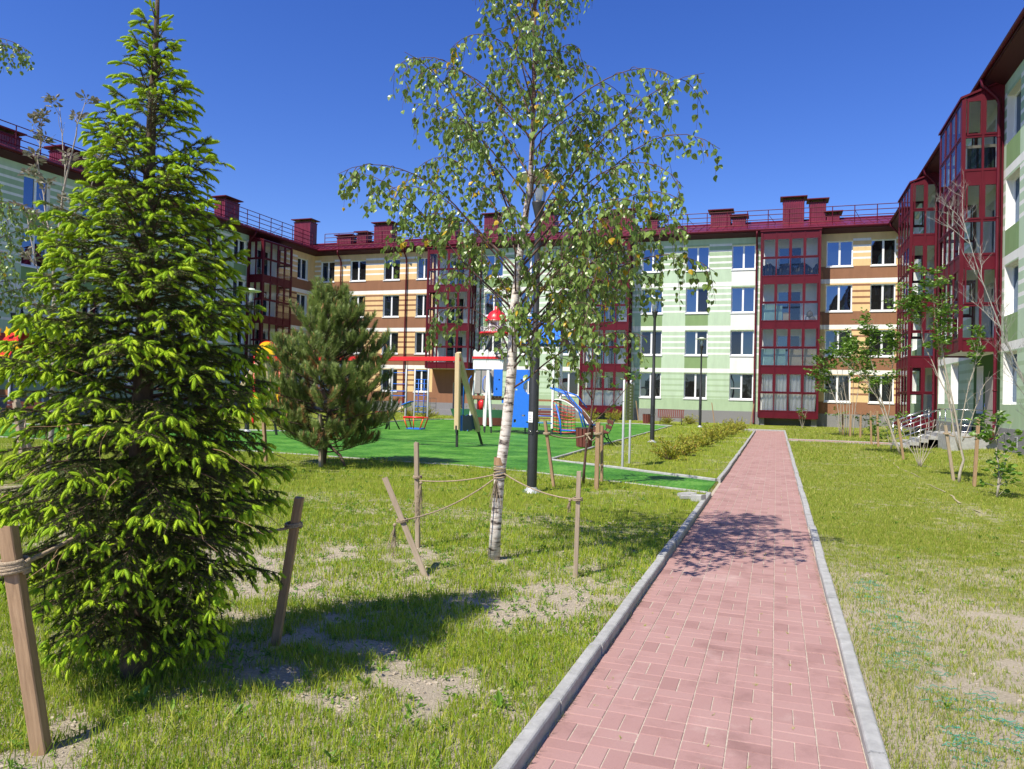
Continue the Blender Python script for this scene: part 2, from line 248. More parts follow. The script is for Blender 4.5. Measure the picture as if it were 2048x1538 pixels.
# ------------------------------------------------------------------ mesh helpers
class MB:
    def __init__(s): s.V = []; s.F = []; s.I = []; s.S = []; s.mats = []
    def mi(s, m):
        m = M[m] if isinstance(m, str) else m
        if m not in s.mats: s.mats.append(m)
        return s.mats.index(m)
    def face(s, pts, m, sm=False):
        b = len(s.V); s.V += [tuple(p) for p in pts]; s.F.append(tuple(range(b, b+len(pts)))); s.I.append(s.mi(m)); s.S.append(sm)
    def raw(s, V, F, m, sm=False):
        b = len(s.V); s.V += [tuple(p) for p in V]; k = s.mi(m)
        for f in F: s.F.append(tuple(b+i for i in f)); s.I.append(k); s.S.append(sm)
    def box(s, a, b, m, X=None):
        (x0, y0, z0), (x1, y1, z1) = [min(p, q) for p, q in zip(a, b)], [max(p, q) for p, q in zip(a, b)]
        V = [Vector(v) for v in ((x0, y0, z0), (x1, y0, z0), (x1, y1, z0), (x0, y1, z0), (x0, y0, z1), (x1, y0, z1), (x1, y1, z1), (x0, y1, z1))]
        if X is not None: V = [X @ v for v in V]
        s.raw(V, [(0, 3, 2, 1), (4, 5, 6, 7), (0, 1, 5, 4), (1, 2, 6, 5), (2, 3, 7, 6), (3, 0, 4, 7)], m)
    def bar(s, p, q, wx, wy, m, up=(0, 0, 1), bev=0.0):
        """rectangular beam from p to q, with small chamfers"""
        p = Vector(p); q = Vector(q); d = (q-p).normalized(); u = Vector(up)
        if abs(d.dot(u)) > 0.95: u = Vector((0, 1, 0))
        a = d.cross(u).normalized(); b = a.cross(d).normalized(); c = bev
        prof = [(-wx/2+c, -wy/2), (wx/2-c, -wy/2), (wx/2, -wy/2+c), (wx/2, wy/2-c), (wx/2-c, wy/2), (-wx/2+c, wy/2), (-wx/2, wy/2-c), (-wx/2, -wy/2+c)] if c else [(-wx/2, -wy/2), (wx/2, -wy/2), (wx/2, wy/2), (-wx/2, wy/2)]
        n = len(prof); V = [o + a*x + b*y for o in (p, q) for x, y in prof]
        s.raw(V, [tuple(range(n))[::-1], tuple(range(n, 2*n))] + [(i, (i+1) % n, n+(i+1) % n, n+i) for i in range(n)], m)
    def tube(s, pts, r, m, n=8, cap=True, sm=True):
        pts = [Vector(p) for p in pts]; k = len(pts)
        rs = r if hasattr(r, '__len__') else [r]*k
        V = []; a = None
        for i, p in enumerate(pts):
            d = (pts[min(i+1, k-1)]-pts[max(i-1, 0)])
            if d.length < 1e-9: d = Vector((0, 0, 1))
            d.normalize()
            if a is None: a = d.orthogonal().normalized()
            a = (a - d*a.dot(d))
            if a.length < 1e-6: a = d.orthogonal()
            a.normalize(); b = d.cross(a)
            for j in range(n):
                t = 2*math.pi*j/n; V.append(p + (a*math.cos(t)+b*math.sin(t))*rs[i])
        F = [(i*n+j, i*n+(j+1) % n, (i+1)*n+(j+1) % n, (i+1)*n+j) for i in range(k-1) for j in range(n)]
        if cap: F += [tuple(range(n))[::-1], tuple(range((k-1)*n, k*n))]
        s.raw(V, F, m, sm)
    def lathe(s, c, prof, m, n=20, sm=True):
        V = []; c = Vector(c)
        for r, z in prof:
            for j in range(n):
                t = 2*math.pi*j/n; V.append(c + Vector((r*math.cos(t), r*math.sin(t), z)))
        F = [(i*n+j, i*n+(j+1) % n, (i+1)*n+(j+1) % n, (i+1)*n+j) for i in range(len(prof)-1) for j in range(n)]
        s.raw(V, F, m, sm)
    def prism(s, poly, off, m, hole=None):
        """poly: 3d outline, off: extrusion vector"""
        n = len(poly); o = Vector(off); P = [Vector(p) for p in poly]
        s.raw(P + [p+o for p in P], [tuple(range(n))[::-1], tuple(range(n, 2*n))] + [(i, (i+1) % n, n+(i+1) % n, n+i) for i in range(n)], m)
    def mesh(s, name):
        me = bpy.data.meshes.new(name); me.from_pydata(s.V, [], s.F)
        for m in s.mats: me.materials.append(m)
        me.polygons.foreach_set('material_index', s.I); me.polygons.foreach_set('use_smooth', s.S); me.update(); return me
    def build(s, name, parent=None, loc=None, rot=None): return obj(name, s.mesh(name), parent, loc, rot)
def obj(name, me, parent=None, loc=None, rot=None):
    o = bpy.data.objects.new(name, me); COL.objects.link(o)
    if parent: o.parent = parent
    if loc is not None: o.location = loc
    if rot is not None: o.rotation_euler = rot
    return o
def np_mesh(name, V, F, mats, idx=None, smooth=False):
    V = np.asarray(V, np.float32); F = np.asarray(F, np.int32); k = F.shape[1]
    me = bpy.data.meshes.new(name); me.vertices.add(len(V)); me.vertices.foreach_set('co', V.ravel())
    me.loops.add(F.size); me.loops.foreach_set('vertex_index', F.ravel()); me.polygons.add(len(F))
    me.polygons.foreach_set('loop_start', np.arange(len(F), dtype=np.int32)*k)
    try: me.polygons.foreach_set('loop_total', np.full(len(F), k, np.int32))
    except Exception: pass
    for m in mats: me.materials.append(M[m] if isinstance(m, str) else m)
    if idx is not None: me.polygons.foreach_set('material_index', np.asarray(idx, np.int32))
    me.polygons.foreach_set('use_smooth', np.full(len(F), smooth)); me.update(calc_edges=True); return me
def tag(o, label=None, cat=None, group=None, kind=None):
    if label: o['label'] = label
    if cat: o['category'] = cat
    if group: o['group'] = group
    if kind: o['kind'] = kind
    return o
def thing(name, label, cat, loc=(0, 0, 0), rotz=0.0, group=None):
    o = bpy.data.objects.new(name, None); COL.objects.link(o); o.location = loc; o.rotation_euler = (0, 0, rotz)
    o.empty_display_size = 0.2
    return tag(o, label, cat, group)
def copy_tree(o, parent=None):
    c = o.copy(); COL.objects.link(c)
    if parent: c.parent = parent
    for ch in list(o.children): copy_tree(ch, c)
    return c
def frames(D, roll):
    D = D/np.linalg.norm(D, axis=1, keepdims=True)
    ref = np.where(np.abs(D[:, 2:3]) > 0.95, np.array([[1., 0, 0]]), np.array([[0, 0, 1.]]))
    A = np.cross(ref, D); A /= np.linalg.norm(A, axis=1, keepdims=True); B = np.cross(D, A)
    c = np.cos(roll)[:, None]; s = np.sin(roll)[:, None]
    return A*c+B*s, B*c-A*s, D
def scatter(TV, TF, P, D, S, roll):
    """copies of template (z along D) at P"""
    A, B, C = frames(np.asarray(D, float), np.asarray(roll, float)); S = np.asarray(S, float).reshape(-1, 1, 1) if np.ndim(S) == 1 else np.asarray(S)[:, None, :]
    T = TV[None]*S
    V = T[..., 0:1]*A[:, None]+T[..., 1:2]*B[:, None]+T[..., 2:3]*C[:, None]+np.asarray(P)[:, None]
    F = TF[None]+(np.arange(len(P))*len(TV))[:, None, None]
    return V.reshape(-1, 3), F.reshape(-1, TF.shape[1])
def merge(parts):
    Vs, Fs, Is = [], [], []; b = 0
    for V, F, i in parts:
        Vs.append(V); Fs.append(F+b); Is.append(np.full(len(F), i)); b += len(V)
    return np.concatenate(Vs), np.concatenate(Fs), np.concatenate(Is)
def smooth(a, b, x):
    t = np.clip((np.asarray(x, float)-a)/(b-a), 0, 1); return t*t*(3-2*t)
class VNoise:
    def __init__(s, seed, n=256): s.g = np.random.RandomState(seed).rand(n, n); s.n = n
    def __call__(s, x, y, f):
        x = np.asarray(x)*f+1000; y = np.asarray(y)*f+1000; i = np.floor(x).astype(int); j = np.floor(y).astype(int)
        u = x-i; v = y-j; u = u*u*(3-2*u); v = v*v*(3-2*v); g = s.g; n = s.n
        return (g[i % n, j % n]*(1-u)+g[(i+1) % n, j % n]*u)*(1-v)+(g[i % n, (j+1) % n]*(1-u)+g[(i+1) % n, (j+1) % n]*u)*v
VN = VNoise(3)
def fbm(x, y, f): return (VN(x, y, f)+0.5*VN(x, y, f*2.1)+0.25*VN(x, y, f*4.3))/1.75

# ------------------------------------------------------------------ the ground
PX0, PX1, PY1 = -1.04, 0.43, 46.2            # paved path between these, ending at PY1
TURF = [(-29.5, 16.4), (-16.7, 16.8), (-12.3, 16.6), (-6.6, 16.1), (-5.2, 15.7), (-3.0, 14.75), (PX0-0.09, 13.9), (PX0-0.09, 15.95), (-5.5, 18.8), (-6.05, 47.2), (-8.1, 48.6), (-20.3, 44.2), (-20.3, 38.2), (-18.3, 25.2), (-29.5, 21.9)]
def in_poly(x, y, poly):
    x = np.asarray(x); y = np.asarray(y); r = np.zeros(x.shape, bool); n = len(poly)
    for i in range(n):
        (x0, y0), (x1, y1) = poly[i], poly[(i+1) % n]
        if y0 == y1: continue
        c = ((y0 > y) != (y1 > y)) & (x < (x1-x0)*(y-y0)/(y1-y0)+x0); r ^= c
    return r
def on_path(x, y, pad=0.1):
    x = np.asarray(x); y = np.asarray(y)
    a = (x > PX0-pad) & (x < PX1+pad) & (y < PY1+pad)
    b = (x > PX1) & (x < 6.4) & (y > 34.6-pad) & (y < 35.9+pad)
    c = (x > -2.6-(46.2-y)*0) & (x <= PX0) & (y > 44.6+(PX0-x)*0.5-pad) & (y < PY1+pad)
    return a | b | c
def gz(x, y):
    x = np.asarray(x, float); y = np.asarray(y, float)
    z = 0.2*smooth(5.0, 7.2, x)*smooth(8, 25, y)+0.1*smooth(49, 53.4, y)
    keep = ~(in_poly(x, y, TURF) | on_path(x, y, 0.25)) & (y < 52)
    return z+np.where(keep, (fbm(x, y, 1.1)-0.5)*0.06+(VN(x, y, 9.0)-0.5)*0.018, 0)
def ground():
    xs = np.concatenate([[-900, -300, -120, -70, -50], np.arange(-40, -8, 0.6), np.arange(-8, PX0-0.15, 0.08), [PX0-0.06, PX0-0.045, -0.3, PX1+0.045, PX1+0.06], np.arange(PX1+0.14, 5, 0.08), np.arange(5, 12, 0.4), [16, 30, 60, 150, 400, 900]])
    ys = np.concatenate([[-900, -300, -80, -20, -6, -2, 0, 1], np.arange(1.5, 12, 0.08), np.arange(12, 22, 0.2), np.arange(22, 56, 0.6), [70, 100, 200, 500, 900]])
    X, Y = np.meshgrid(xs, ys); Z = gz(X, Y)
    pm = (X > PX0-0.055) & (X < PX1+0.055) & (Y < PY1+0.1); Z = np.where(pm, -0.12, Z)
    cp = (X > PX1) & (X < 6.3) & (Y > 34.4) & (Y < 36.1); Z = np.where(cp, np.minimum(Z, -0.03), Z)
    fl = (X > -2.7) & (X < PX0) & (Y > 44) & (Y < PY1+0.1); Z = np.where(fl, np.minimum(Z, -0.05), Z)
    n, m = X.shape; V = np.stack([X, Y, Z], -1).reshape(-1, 3)
    i = np.arange(n-1)[:, None]*m+np.arange(m-1)[None]; F = np.stack([i, i+1, i+m+1, i+m], -1).reshape(-1, 4)
    o = obj('ground', np_mesh('ground', V, F, ['lawn'], smooth=True)); tag(o, kind='structure')
ground()
# artificial turf sheet
t = MB(); t.face([(x, y, 0.012) for x, y in TURF], 'turf'); o = t.build('playground_turf'); tag(o, kind='structure')

def pavers(mb, x0, x1, y0, y1, z, size=None, seed=1, region=None):
    rng = np.random.RandomState(seed); g = 0.0022; c = 0.0035; V, F = [], []; size = size or 0.21
    def slab(a0, b0, a1, b1):
        if region and not region((a0+a1)/2, (b0+b1)/2): return
        a0 = max(a0, x0); a1 = min(a1, x1)
        if a1-a0 < 0.03: return
        b = len(V); a0 += g; a1 -= g; b0 += g; b1 -= g; h = z+rng.normal(0, 0.0008); tx = rng.normal(0, 0.004); ty = rng.normal(0, 0.004)
        zz = lambda x, y, d: h-d+(x-(a0+a1)/2)*tx+(y-(b0+b1)/2)*ty
        for d, k in ((0.03, 0), (c, 0), (0, c)):
            for x, y in ((a0+k, b0+k), (a1-k, b0+k), (a1-k, b1-k), (a0+k, b1-k)): V.append((x, y, zz(x, y, d)))
        for r in (0, 4):
            for j in range(4): F.append((b+r+j, b+r+(j+1) % 4, b+r+4+(j+1) % 4, b+r+4+j))
        F.append((b+8, b+9, b+10, b+11))
    i = 0; X = x0
    while X < x1-0.02:
        off = rng.uniform(-0.012, 0.012); j = 0; Y = y0+off
        while Y < y1-0.02:
            if (i+j) % 2: slab(X, Y, X+size, Y+size/2); slab(X, Y+size/2, X+size, Y+size)
            else: slab(X, Y, X+size/2, Y+size); slab(X+size/2, Y, X+size, Y+size)
            Y += size; j += 1
        X += size; i += 1
    mb.raw(V, F, 'paver')
mb = MB(); pavers(mb, PX0, PX1, -1.0, PY1, -0.03)
mb.face([(PX0-0.05, -6, -0.0335), (PX1+0.05, -6, -0.0335), (PX1+0.05, PY1, -0.0335), (PX0-0.05, PY1, -0.0335)], 'joint_sand')
pavers(mb, -2.5, PX0-0.005, 44.6, PY1, -0.03, seed=5, region=lambda x, y: y > 44.7+(PX0-x)*0.6)
mb.face([(-2.6, 45.2, -0.042), (PX0-0.05, 44.3, -0.042), (PX0-0.05, PY1, -0.042), (-2.6, PY1, -0.042)], 'joint_sand')
tag(mb.build('paved_path'), kind='structure')
mb = MB(); pavers(mb, PX1+0.1, 6.3, 34.7, 35.8, 0.02, seed=8)
mb.face([(PX1+0.1, 34.6, 0.004), (6.35, 34.6, 0.004), (6.35, 35.9, 0.004), (PX1+0.1, 35.9, 0.004)], 'joint_sand')
tag(mb.build('side_path'), kind='structure')
def kerb(mb, pts, wd, z0, z1, L=1.0, seed=0, jz=0.004):
    """row of cast kerb stones with rounded top edges along a polyline"""
    rng = random.Random(seed)
    for a, b in zip(pts[:-1], pts[1:]):
        a = Vector((*a, 0)); b = Vector((*b, 0)); d = b-a; n = max(1, round(d.length/L)); e = d.normalized(); s = Vector((-e.y, e.x, 0))
        for i in range(n):
            p = a+d*(i/n)+e*0.004; q = a+d*((i+1)/n)-e*0.004; o1 = rng.gauss(0, 0.004); o2 = o1+rng.gauss(0, 0.003); h1 = z1+rng.gauss(0, jz); h2 = h1+rng.gauss(0, jz*0.6)
            c = 0.014; V = []
            for pt, oo, h in ((p, o1, h1), (q, o2, h2)):
                for x, z in ((-wd/2, z0), (-wd/2, h-c), (-wd/2+c*0.4, h-c*0.3), (-wd/2+c, h), (wd/2-c, h), (wd/2-c*0.4, h-c*0.3), (wd/2, h-c), (wd/2, z0)):
                    V.append(pt+s*(x+oo)+Vector((0, 0, z)))
            mb.raw(V, [(i, i+1, 9+i, 8+i) for i in range(7)]+[tuple(range(8))[::-1], tuple(range(8, 16))], 'concrete')
mb = MB()
kerb(mb, [(PX0-0.045, -2), (PX0-0.045, 13.75)], 0.08, -0.12, 0.042, seed=1)
kerb(mb, [(PX0-0.045, 16.05), (PX0-0.06, 44.3), (-2.6, 45.3)], 0.085, -0.12, 0.05, seed=2)
kerb(mb, [(PX1+0.045, -2), (PX1+0.045, 34.55)], 0.085, -0.12, 0.03, seed=3)
kerb(mb, [(PX1+0.045, 35.95), (PX1+0.045, PY1)], 0.085, -0.12, 0.04, seed=4)
kerb(mb, [(-2.7, PY1+0.05), (PX1+0.09, PY1+0.05)], 0.085, -0.12, 0.045, seed=5)
kerb(mb, [(PX1+0.1, 34.55), (6.3, 34.6)], 0.08, -0.1, 0.035, seed=6); kerb(mb, [(PX1+0.1, 35.9), (6.3, 35.95)], 0.08, -0.1, 0.035, seed=7)
tag(mb.build('path_kerb'), kind='structure')
mb = MB()
kerb(mb, TURF[6:2:-1]+TURF[2::-1], 0.06, -0.1, 0.022, seed=8)
kerb(mb, [TURF[7], TURF[8], TURF[9], TURF[10], TURF[11], TURF[12], TURF[13], TURF[14]], 0.085, -0.1, 0.055, seed=9)
tag(mb.build('turf_kerb'), kind='structure')
# dry mowing rut in the right lawn and apron strip along the right-hand wall
mb = MB(); rng = random.Random(4); pts = []
for i in range(60):
    y = 8.0+i*0.42; pts.append((2.95+0.05*math.sin(i*0.7)+0.012*(y-10)+rng.uniform(-0.03, 0.03), y, rng.uniform(0.006, 0.028)))
for a, b in zip(pts[:-1], pts[1:]):
    if rng.random() < 0.5: continue
    za = float(gz(a[0], a[1]))+0.012; zb = float(gz(b[0], b[1]))+0.012
    mb.face([(a[0]-a[2], a[1], za), (a[0]+a[2], a[1], za), (b[0]+b[2], b[1], zb), (b[0]-b[2], b[1], zb)], 'rut')
tag(mb.build('soil_rut'), kind='structure')

# ------------------------------------------------------------------ buildings (local x along the wall, -y outward, z up)
WB = [1.76, 4.77, 7.72, 10.69]; WT = [3.53, 6.49, 9.48, 12.38]     # window bottoms / tops per storey
BANDS = [(3.57, 3.86), (6.54, 6.83), (9.57, 9.86)]
OUT = 0.62; ROOF_S = 0.3; ROOF_L = 5.2; ROOF_Z0 = 13.27
def storey(z):
    for k in range(4):
        if z < (BANDS[k][0] if k < 3 else 99): return k
def zone_green(z, kind):
    """kind: win / gap / winw / gapd"""
    for a, b in BANDS:
        if a <= z <= b: return 'white_wall'
    if z < 0.96: return 'plinth'
    k = storey(z)
    if z < WB[0]: return 'mid_green'
    if z < WB[k]:
        return {'win': 'leaf_green', 'winw': 'white_wall', 'gap': 'pale_green' if k == 1 or kind == 'gap' else 'mid_green', 'gapd': 'mid_green'}[kind] if k else 'mid_green'
    if z > 12.5: return 'pale_green'
    if kind in ('win', 'winw'): return 'mid_green' if z > WT[k] else 'pale_green'
    h = z-WB[k]-0.05; s = h % 0.40
    if h < 1.75 and s < 0.135: return 'mid_green' if k == 0 else 'white_wall'
    return 'pale_green' if k == 0 else ('mid_green' if k == 3 else 'pale_green')
def zone_orange(z, kind):
    for a, b in BANDS:
        if a <= z <= b: return 'white_wall'
    if z < 0.96: return 'plinth'
    k = storey(z)
    if z < WB[k]: return 'brown'
    if z > 12.5 or kind == 'plain': return 'pale_orange'
    if kind == 'win': return 'pale_orange'
    h = z-WB[k]-0.05; s = h % 0.40
    if 0.1 < h < 1.75 and s < 0.135: return 'white_wall' if k == 3 else 'brown'
    return 'pale_orange'
ZB = sorted(set([-0.4, 0.96, 12.5, 12.86]+[b for p in BANDS for b in p]+WB+WT+[WB[k]+0.05+0.4*i+d for k in range(4) for i in range(5) for d in (0, 0.135) if WB[k] < WB[k]+0.05+0.4*i+d < WT[k]+0.05]))
REC = 0.17
def facade(name, parent, cols, wins, rec=REC):
    """cols: (u0, u1, zone function, kind); wins: (u0, u1, z0, z1) openings"""
    mb = MB(); us = sorted(set([c[0] for c in cols]+[c[1] for c in cols]+[v for q in wins for v in q[:2]]))
    zs = sorted(set(ZB+[v for q in wins for v in q[2:4]]))
    zs = [z for i, z in enumerate(zs) if i == 0 or z-zs[i-1] > 1e-4]
    for u0, u1 in zip(us[:-1], us[1:]):
        if u1-u0 < 1e-4: continue
        um = (u0+u1)/2; c = next((c for c in cols if c[0] <= um <= c[1]), None)
        if c is None: continue
        run = None
        for z0, z1 in zip(zs[:-1], zs[1:]):
            zm = (z0+z1)/2; hole = any(q[0] < um < q[1] and q[2] < zm < q[3] for q in wins)
            m = None if hole else c[2](zm, c[3]); d = 0.0 if m != 'plinth' else -0.05
            if run and run[0] == m: run[2] = z1
            else:
                if run and run[0]: emit(mb, u0, u1, run)
                run = [m, z0, z1]
        if run and run[0]: emit(mb, u0, u1, run)
    for u0, u1, z0, z1 in wins:      # reveals
        mb.face([(u0, 0, z0), (u0, 0, z1), (u0, rec, z1), (u0, rec, z0)], 'white_wall'); mb.face([(u1, 0, z1), (u1, 0, z0), (u1, rec, z0), (u1, rec, z1)], 'white_wall')
        mb.face([(u0, 0, z1), (u1, 0, z1), (u1, rec, z1), (u0, rec, z1)], 'white_wall'); mb.face([(u1, 0, z0), (u0, 0, z0), (u0, rec, z0), (u1, rec, z0)], 'white_wall')
    return mb.build(name, parent)
def emit(mb, u0, u1, run):
    m, z0, z1 = run
    if m == 'plinth':
        mb.face([(u0, -0.05, z0), (u1, -0.05, z0), (u1, -0.05, z1), (u0, -0.05, z1)], m); mb.face([(u0, -0.05, z1), (u1, -0.05, z1), (u1, 0.01, z1), (u0, 0.01, z1)], m)
    else: mb.face([(u0, 0, z0), (u1, 0, z0), (u1, 0, z1), (u0, 0, z1)], m)
_wm = {}
def win_meshes(wd, ht, style):
    key = (round(wd, 2), round(ht, 2), style)
    if key in _wm: return _wm[key]
    f = MB(); w2 = wd/2; t = 0.07; y0, y1 = -0.03, 0.04
    for a, b in (((-w2, y0, 0), (-w2+t, y1, ht)), ((w2-t, y0, 0), (w2, y1, ht)), ((-w2+t, y0, 0), (w2-t, y1, t+0.02)), ((-w2+t, y0, ht-t), (w2-t, y1, ht)), ((-0.06, y0-0.012, t+0.02), (0.06, y1, ht-t))): f.box(a, b, 'frame_white')
    p = MB(); rng = random.Random(hash(key) % 999)
    for k, (a, b) in enumerate(((-w2+t, -0.06), (0.06, w2-t))):
        m = style[k]; r = rng.uniform(-0.004, 0.004)
        p.face([(a, 0.012+r, t+0.02), (b, 0.012-r, t+0.02), (b, 0.012-r, ht-t), (a, 0.012+r, ht-t)], m)
    if 'o' in style[2:]:               # sash standing open into the room
        f.box((0.10, 0.06, t+0.05), (0.13, 0.55, ht-t-0.03), 'frame_white')
    if 't' in style[2:]: f.box((-w2+t, y0+0.004, ht*0.42), (-0.06, y1, ht*0.42+0.05), 'frame_white')
    s = MB(); s.box((-w2-0.04, -REC-0.05, -0.035), (w2+0.04, 0.0, -0.004), 'frame_white'); s.box((-w2-0.04, -REC-0.05, -0.075), (w2+0.04, -REC-0.035, -0.03), 'frame_white')
    _wm[key] = (f.mesh('window'), p.mesh('pane'), s.mesh('sill')); return _wm[key]
def window(parent, u, z0, wd, ht, style, rec=REC):
    f, p, s = win_meshes(wd, ht, style)
    a = obj('window', f, parent, (u, rec, z0)); obj('pane', p, a); obj('sill', s, a); return a
def roof(parent, u0, u1, depth, fold=True):
    mb = MB(); L = ROOF_L; y0 = -OUT-0.1; z0 = ROOF_Z0; zr = z0+ROOF_S*L; yr = y0+L; t = 0.06
    yb = depth+OUT+0.1
    prof = [(y0, z0), (yr, zr), (yb, zr-ROOF_S*(yb-yr)), (yb, zr-ROOF_S*(yb-yr)-t), (yr, zr-t-0.01), (y0, z0-t)]
    mb.prism([(u0, y, z) for y, z in prof], (u1-u0, 0, 0), 'red_roof')
    n = int((u1-u0)/0.55)
    for i in range(n+1):
        u = u0+0.02+(u1-u0-0.04)*i/max(n, 1)
        mb.bar((u, y0+0.02, z0+0.018), (u, yr, zr+0.018), 0.022, 0.05, 'red_roof')
    for k in range(int((u1-u0)/0.9)):                     # snow stops lying along the slope
        u = u0+0.3+k*0.9; mb.bar((u, y0+0.35, z0+ROOF_S*0.35+0.07), (u+0.8, y0+0.35, z0+ROOF_S*0.35+0.07), 0.03, 0.05, 'red_roof')
    mb.tube([(u0, yr, zr+0.03), (u1, yr, zr+0.03)], 0.07, 'red_roof', 6)
    r = mb.build('roof', parent)
    s = MB(); s.prism([(u0, 0.0, 12.86), (u0, -OUT+0.02, 13.07), (u0, -OUT+0.02, 13.12), (u0, 0.3, 13.16), (u0, 0.3, 12.86)], (u1-u0, 0, 0), 'soffit')
    s.box((u0, -OUT-0.03, 13.06), (u1, -OUT-0.002, 13.24), 'soffit'); s.build('soffit', r)
    g = MB(); V = []
    gy = -OUT-0.11; gzz = 13.17
    g.raw([(u, gy+0.075*math.cos(a), gzz+0.075*math.sin(a)) for u in (u0, u1) for a in [math.pi+math.pi*i/8 for i in range(9)]], [(i, i+1, 10+i, 9+i) for i in range(8)], 'red_metal', True)
    g.build('gutter', r); return r
def railing(parent, u0, u1, step=1.35, yoff=0.55):
    y = -OUT-0.1+yoff; zb = ROOF_Z0+ROOF_S*yoff; mb = MB(); n = round((u1-u0)/step)
    for i in range(n+1):
        u = u0+(u1-u0)*i/n; mb.tube([(u, y, zb), (u, y, zb+1.2)], 0.03, 'red_metal', 5, sm=False)
        if i % 4 == 2: mb.tube([(u, y, zb+0.9), (u+0.5, y+1.3, zb+0.5)], 0.016, 'red_metal', 5, sm=False)
    for h in (0.22, 0.55, 0.88, 1.2): mb.tube([(u0, y, zb+h), (u1, y, zb+h)], 0.027, 'red_metal', 5, sm=False)
    return mb.build('roof_railing', parent)
def chimney(parent, u0, u1, y, ztop, dp=1.0):
    mb = MB(); zb = ROOF_Z0+ROOF_S*(y-dp/2)-0.2; n = max(4, int((u1-u0)/0.12)); pts = []
    z1 = ztop-0.28
    def ring():
        P = []
        for (a, b) in (((u0, y-dp/2), (u1, y-dp/2)), ((u1, y-dp/2), (u1, y+dp/2)), ((u1, y+dp/2), (u0, y+dp/2)), ((u0, y+dp/2), (u0, y-dp/2))):
            d = Vector((b[0]-a[0], b[1]-a[1])); L = d.length; d /= L; nn = Vector((d.y, -d.x)); k = max(3, int(L/0.14))
            for i in range(k):
                for f, o in ((0.0, 0), (0.55, 0), (0.6, 0.025), (0.95, 0.025)): q = Vector(a)+d*L*(i+f)/k+nn*o; P.append(q)
        return P
    P = ring(); m = len(P)
    mb.raw([(p.x, p.y, z) for z in (zb, z1) for p in P], [(i, (i+1) % m, m+(i+1) % m, m+i) for i in range(m)]+[tuple(range(m, 2*m))], 'red_roof')
    mb.box((u0-0.05, y-dp/2-0.05, z1-0.05), (u1+0.05, y+dp/2+0.05, z1+0.03), 'red_metal')
    for uu in (u0+0.08, u1-0.08):
        for yy in (y-dp/2+0.08, y+dp/2-0.08): mb.box((uu-0.03, yy-0.03, z1+0.03), (uu+0.03, yy+0.03, z1+0.2), 'red_metal')
    mb.prism([(u0-0.22, y-dp/2-0.22, z1+0.2), (u1+0.22, y-dp/2-0.22, z1+0.2), (u1+0.22, y+dp/2+0.22, z1+0.2), (u0-0.22, y+dp/2+0.22, z1+0.2)], (0, 0, 0.07), 'red_metal')
    return mb.build('chimney', parent)
def downpipe(parent, u, y=-0.14, zb=0.25, kick=-0.25):
    mb = MB(); mb.tube([(u, -OUT-0.11, 13.12), (u, -OUT-0.1, 12.9), (u, y-0.08, 12.4), (u, y, 12.2), (u, y, zb+0.15), (u, y+kick*0.3, zb+0.03), (u, y+kick, zb-0.08)], 0.06, 'red_metal', 10)
    for z in (2.2, 5.2, 8.2, 11.0): mb.tube([(u, y, z), (u, y, z+0.05)], 0.072, 'red_metal', 10)
    return mb.build('drainpipe', parent)
ZK = [1.10+2.97*k for k in range(4)]
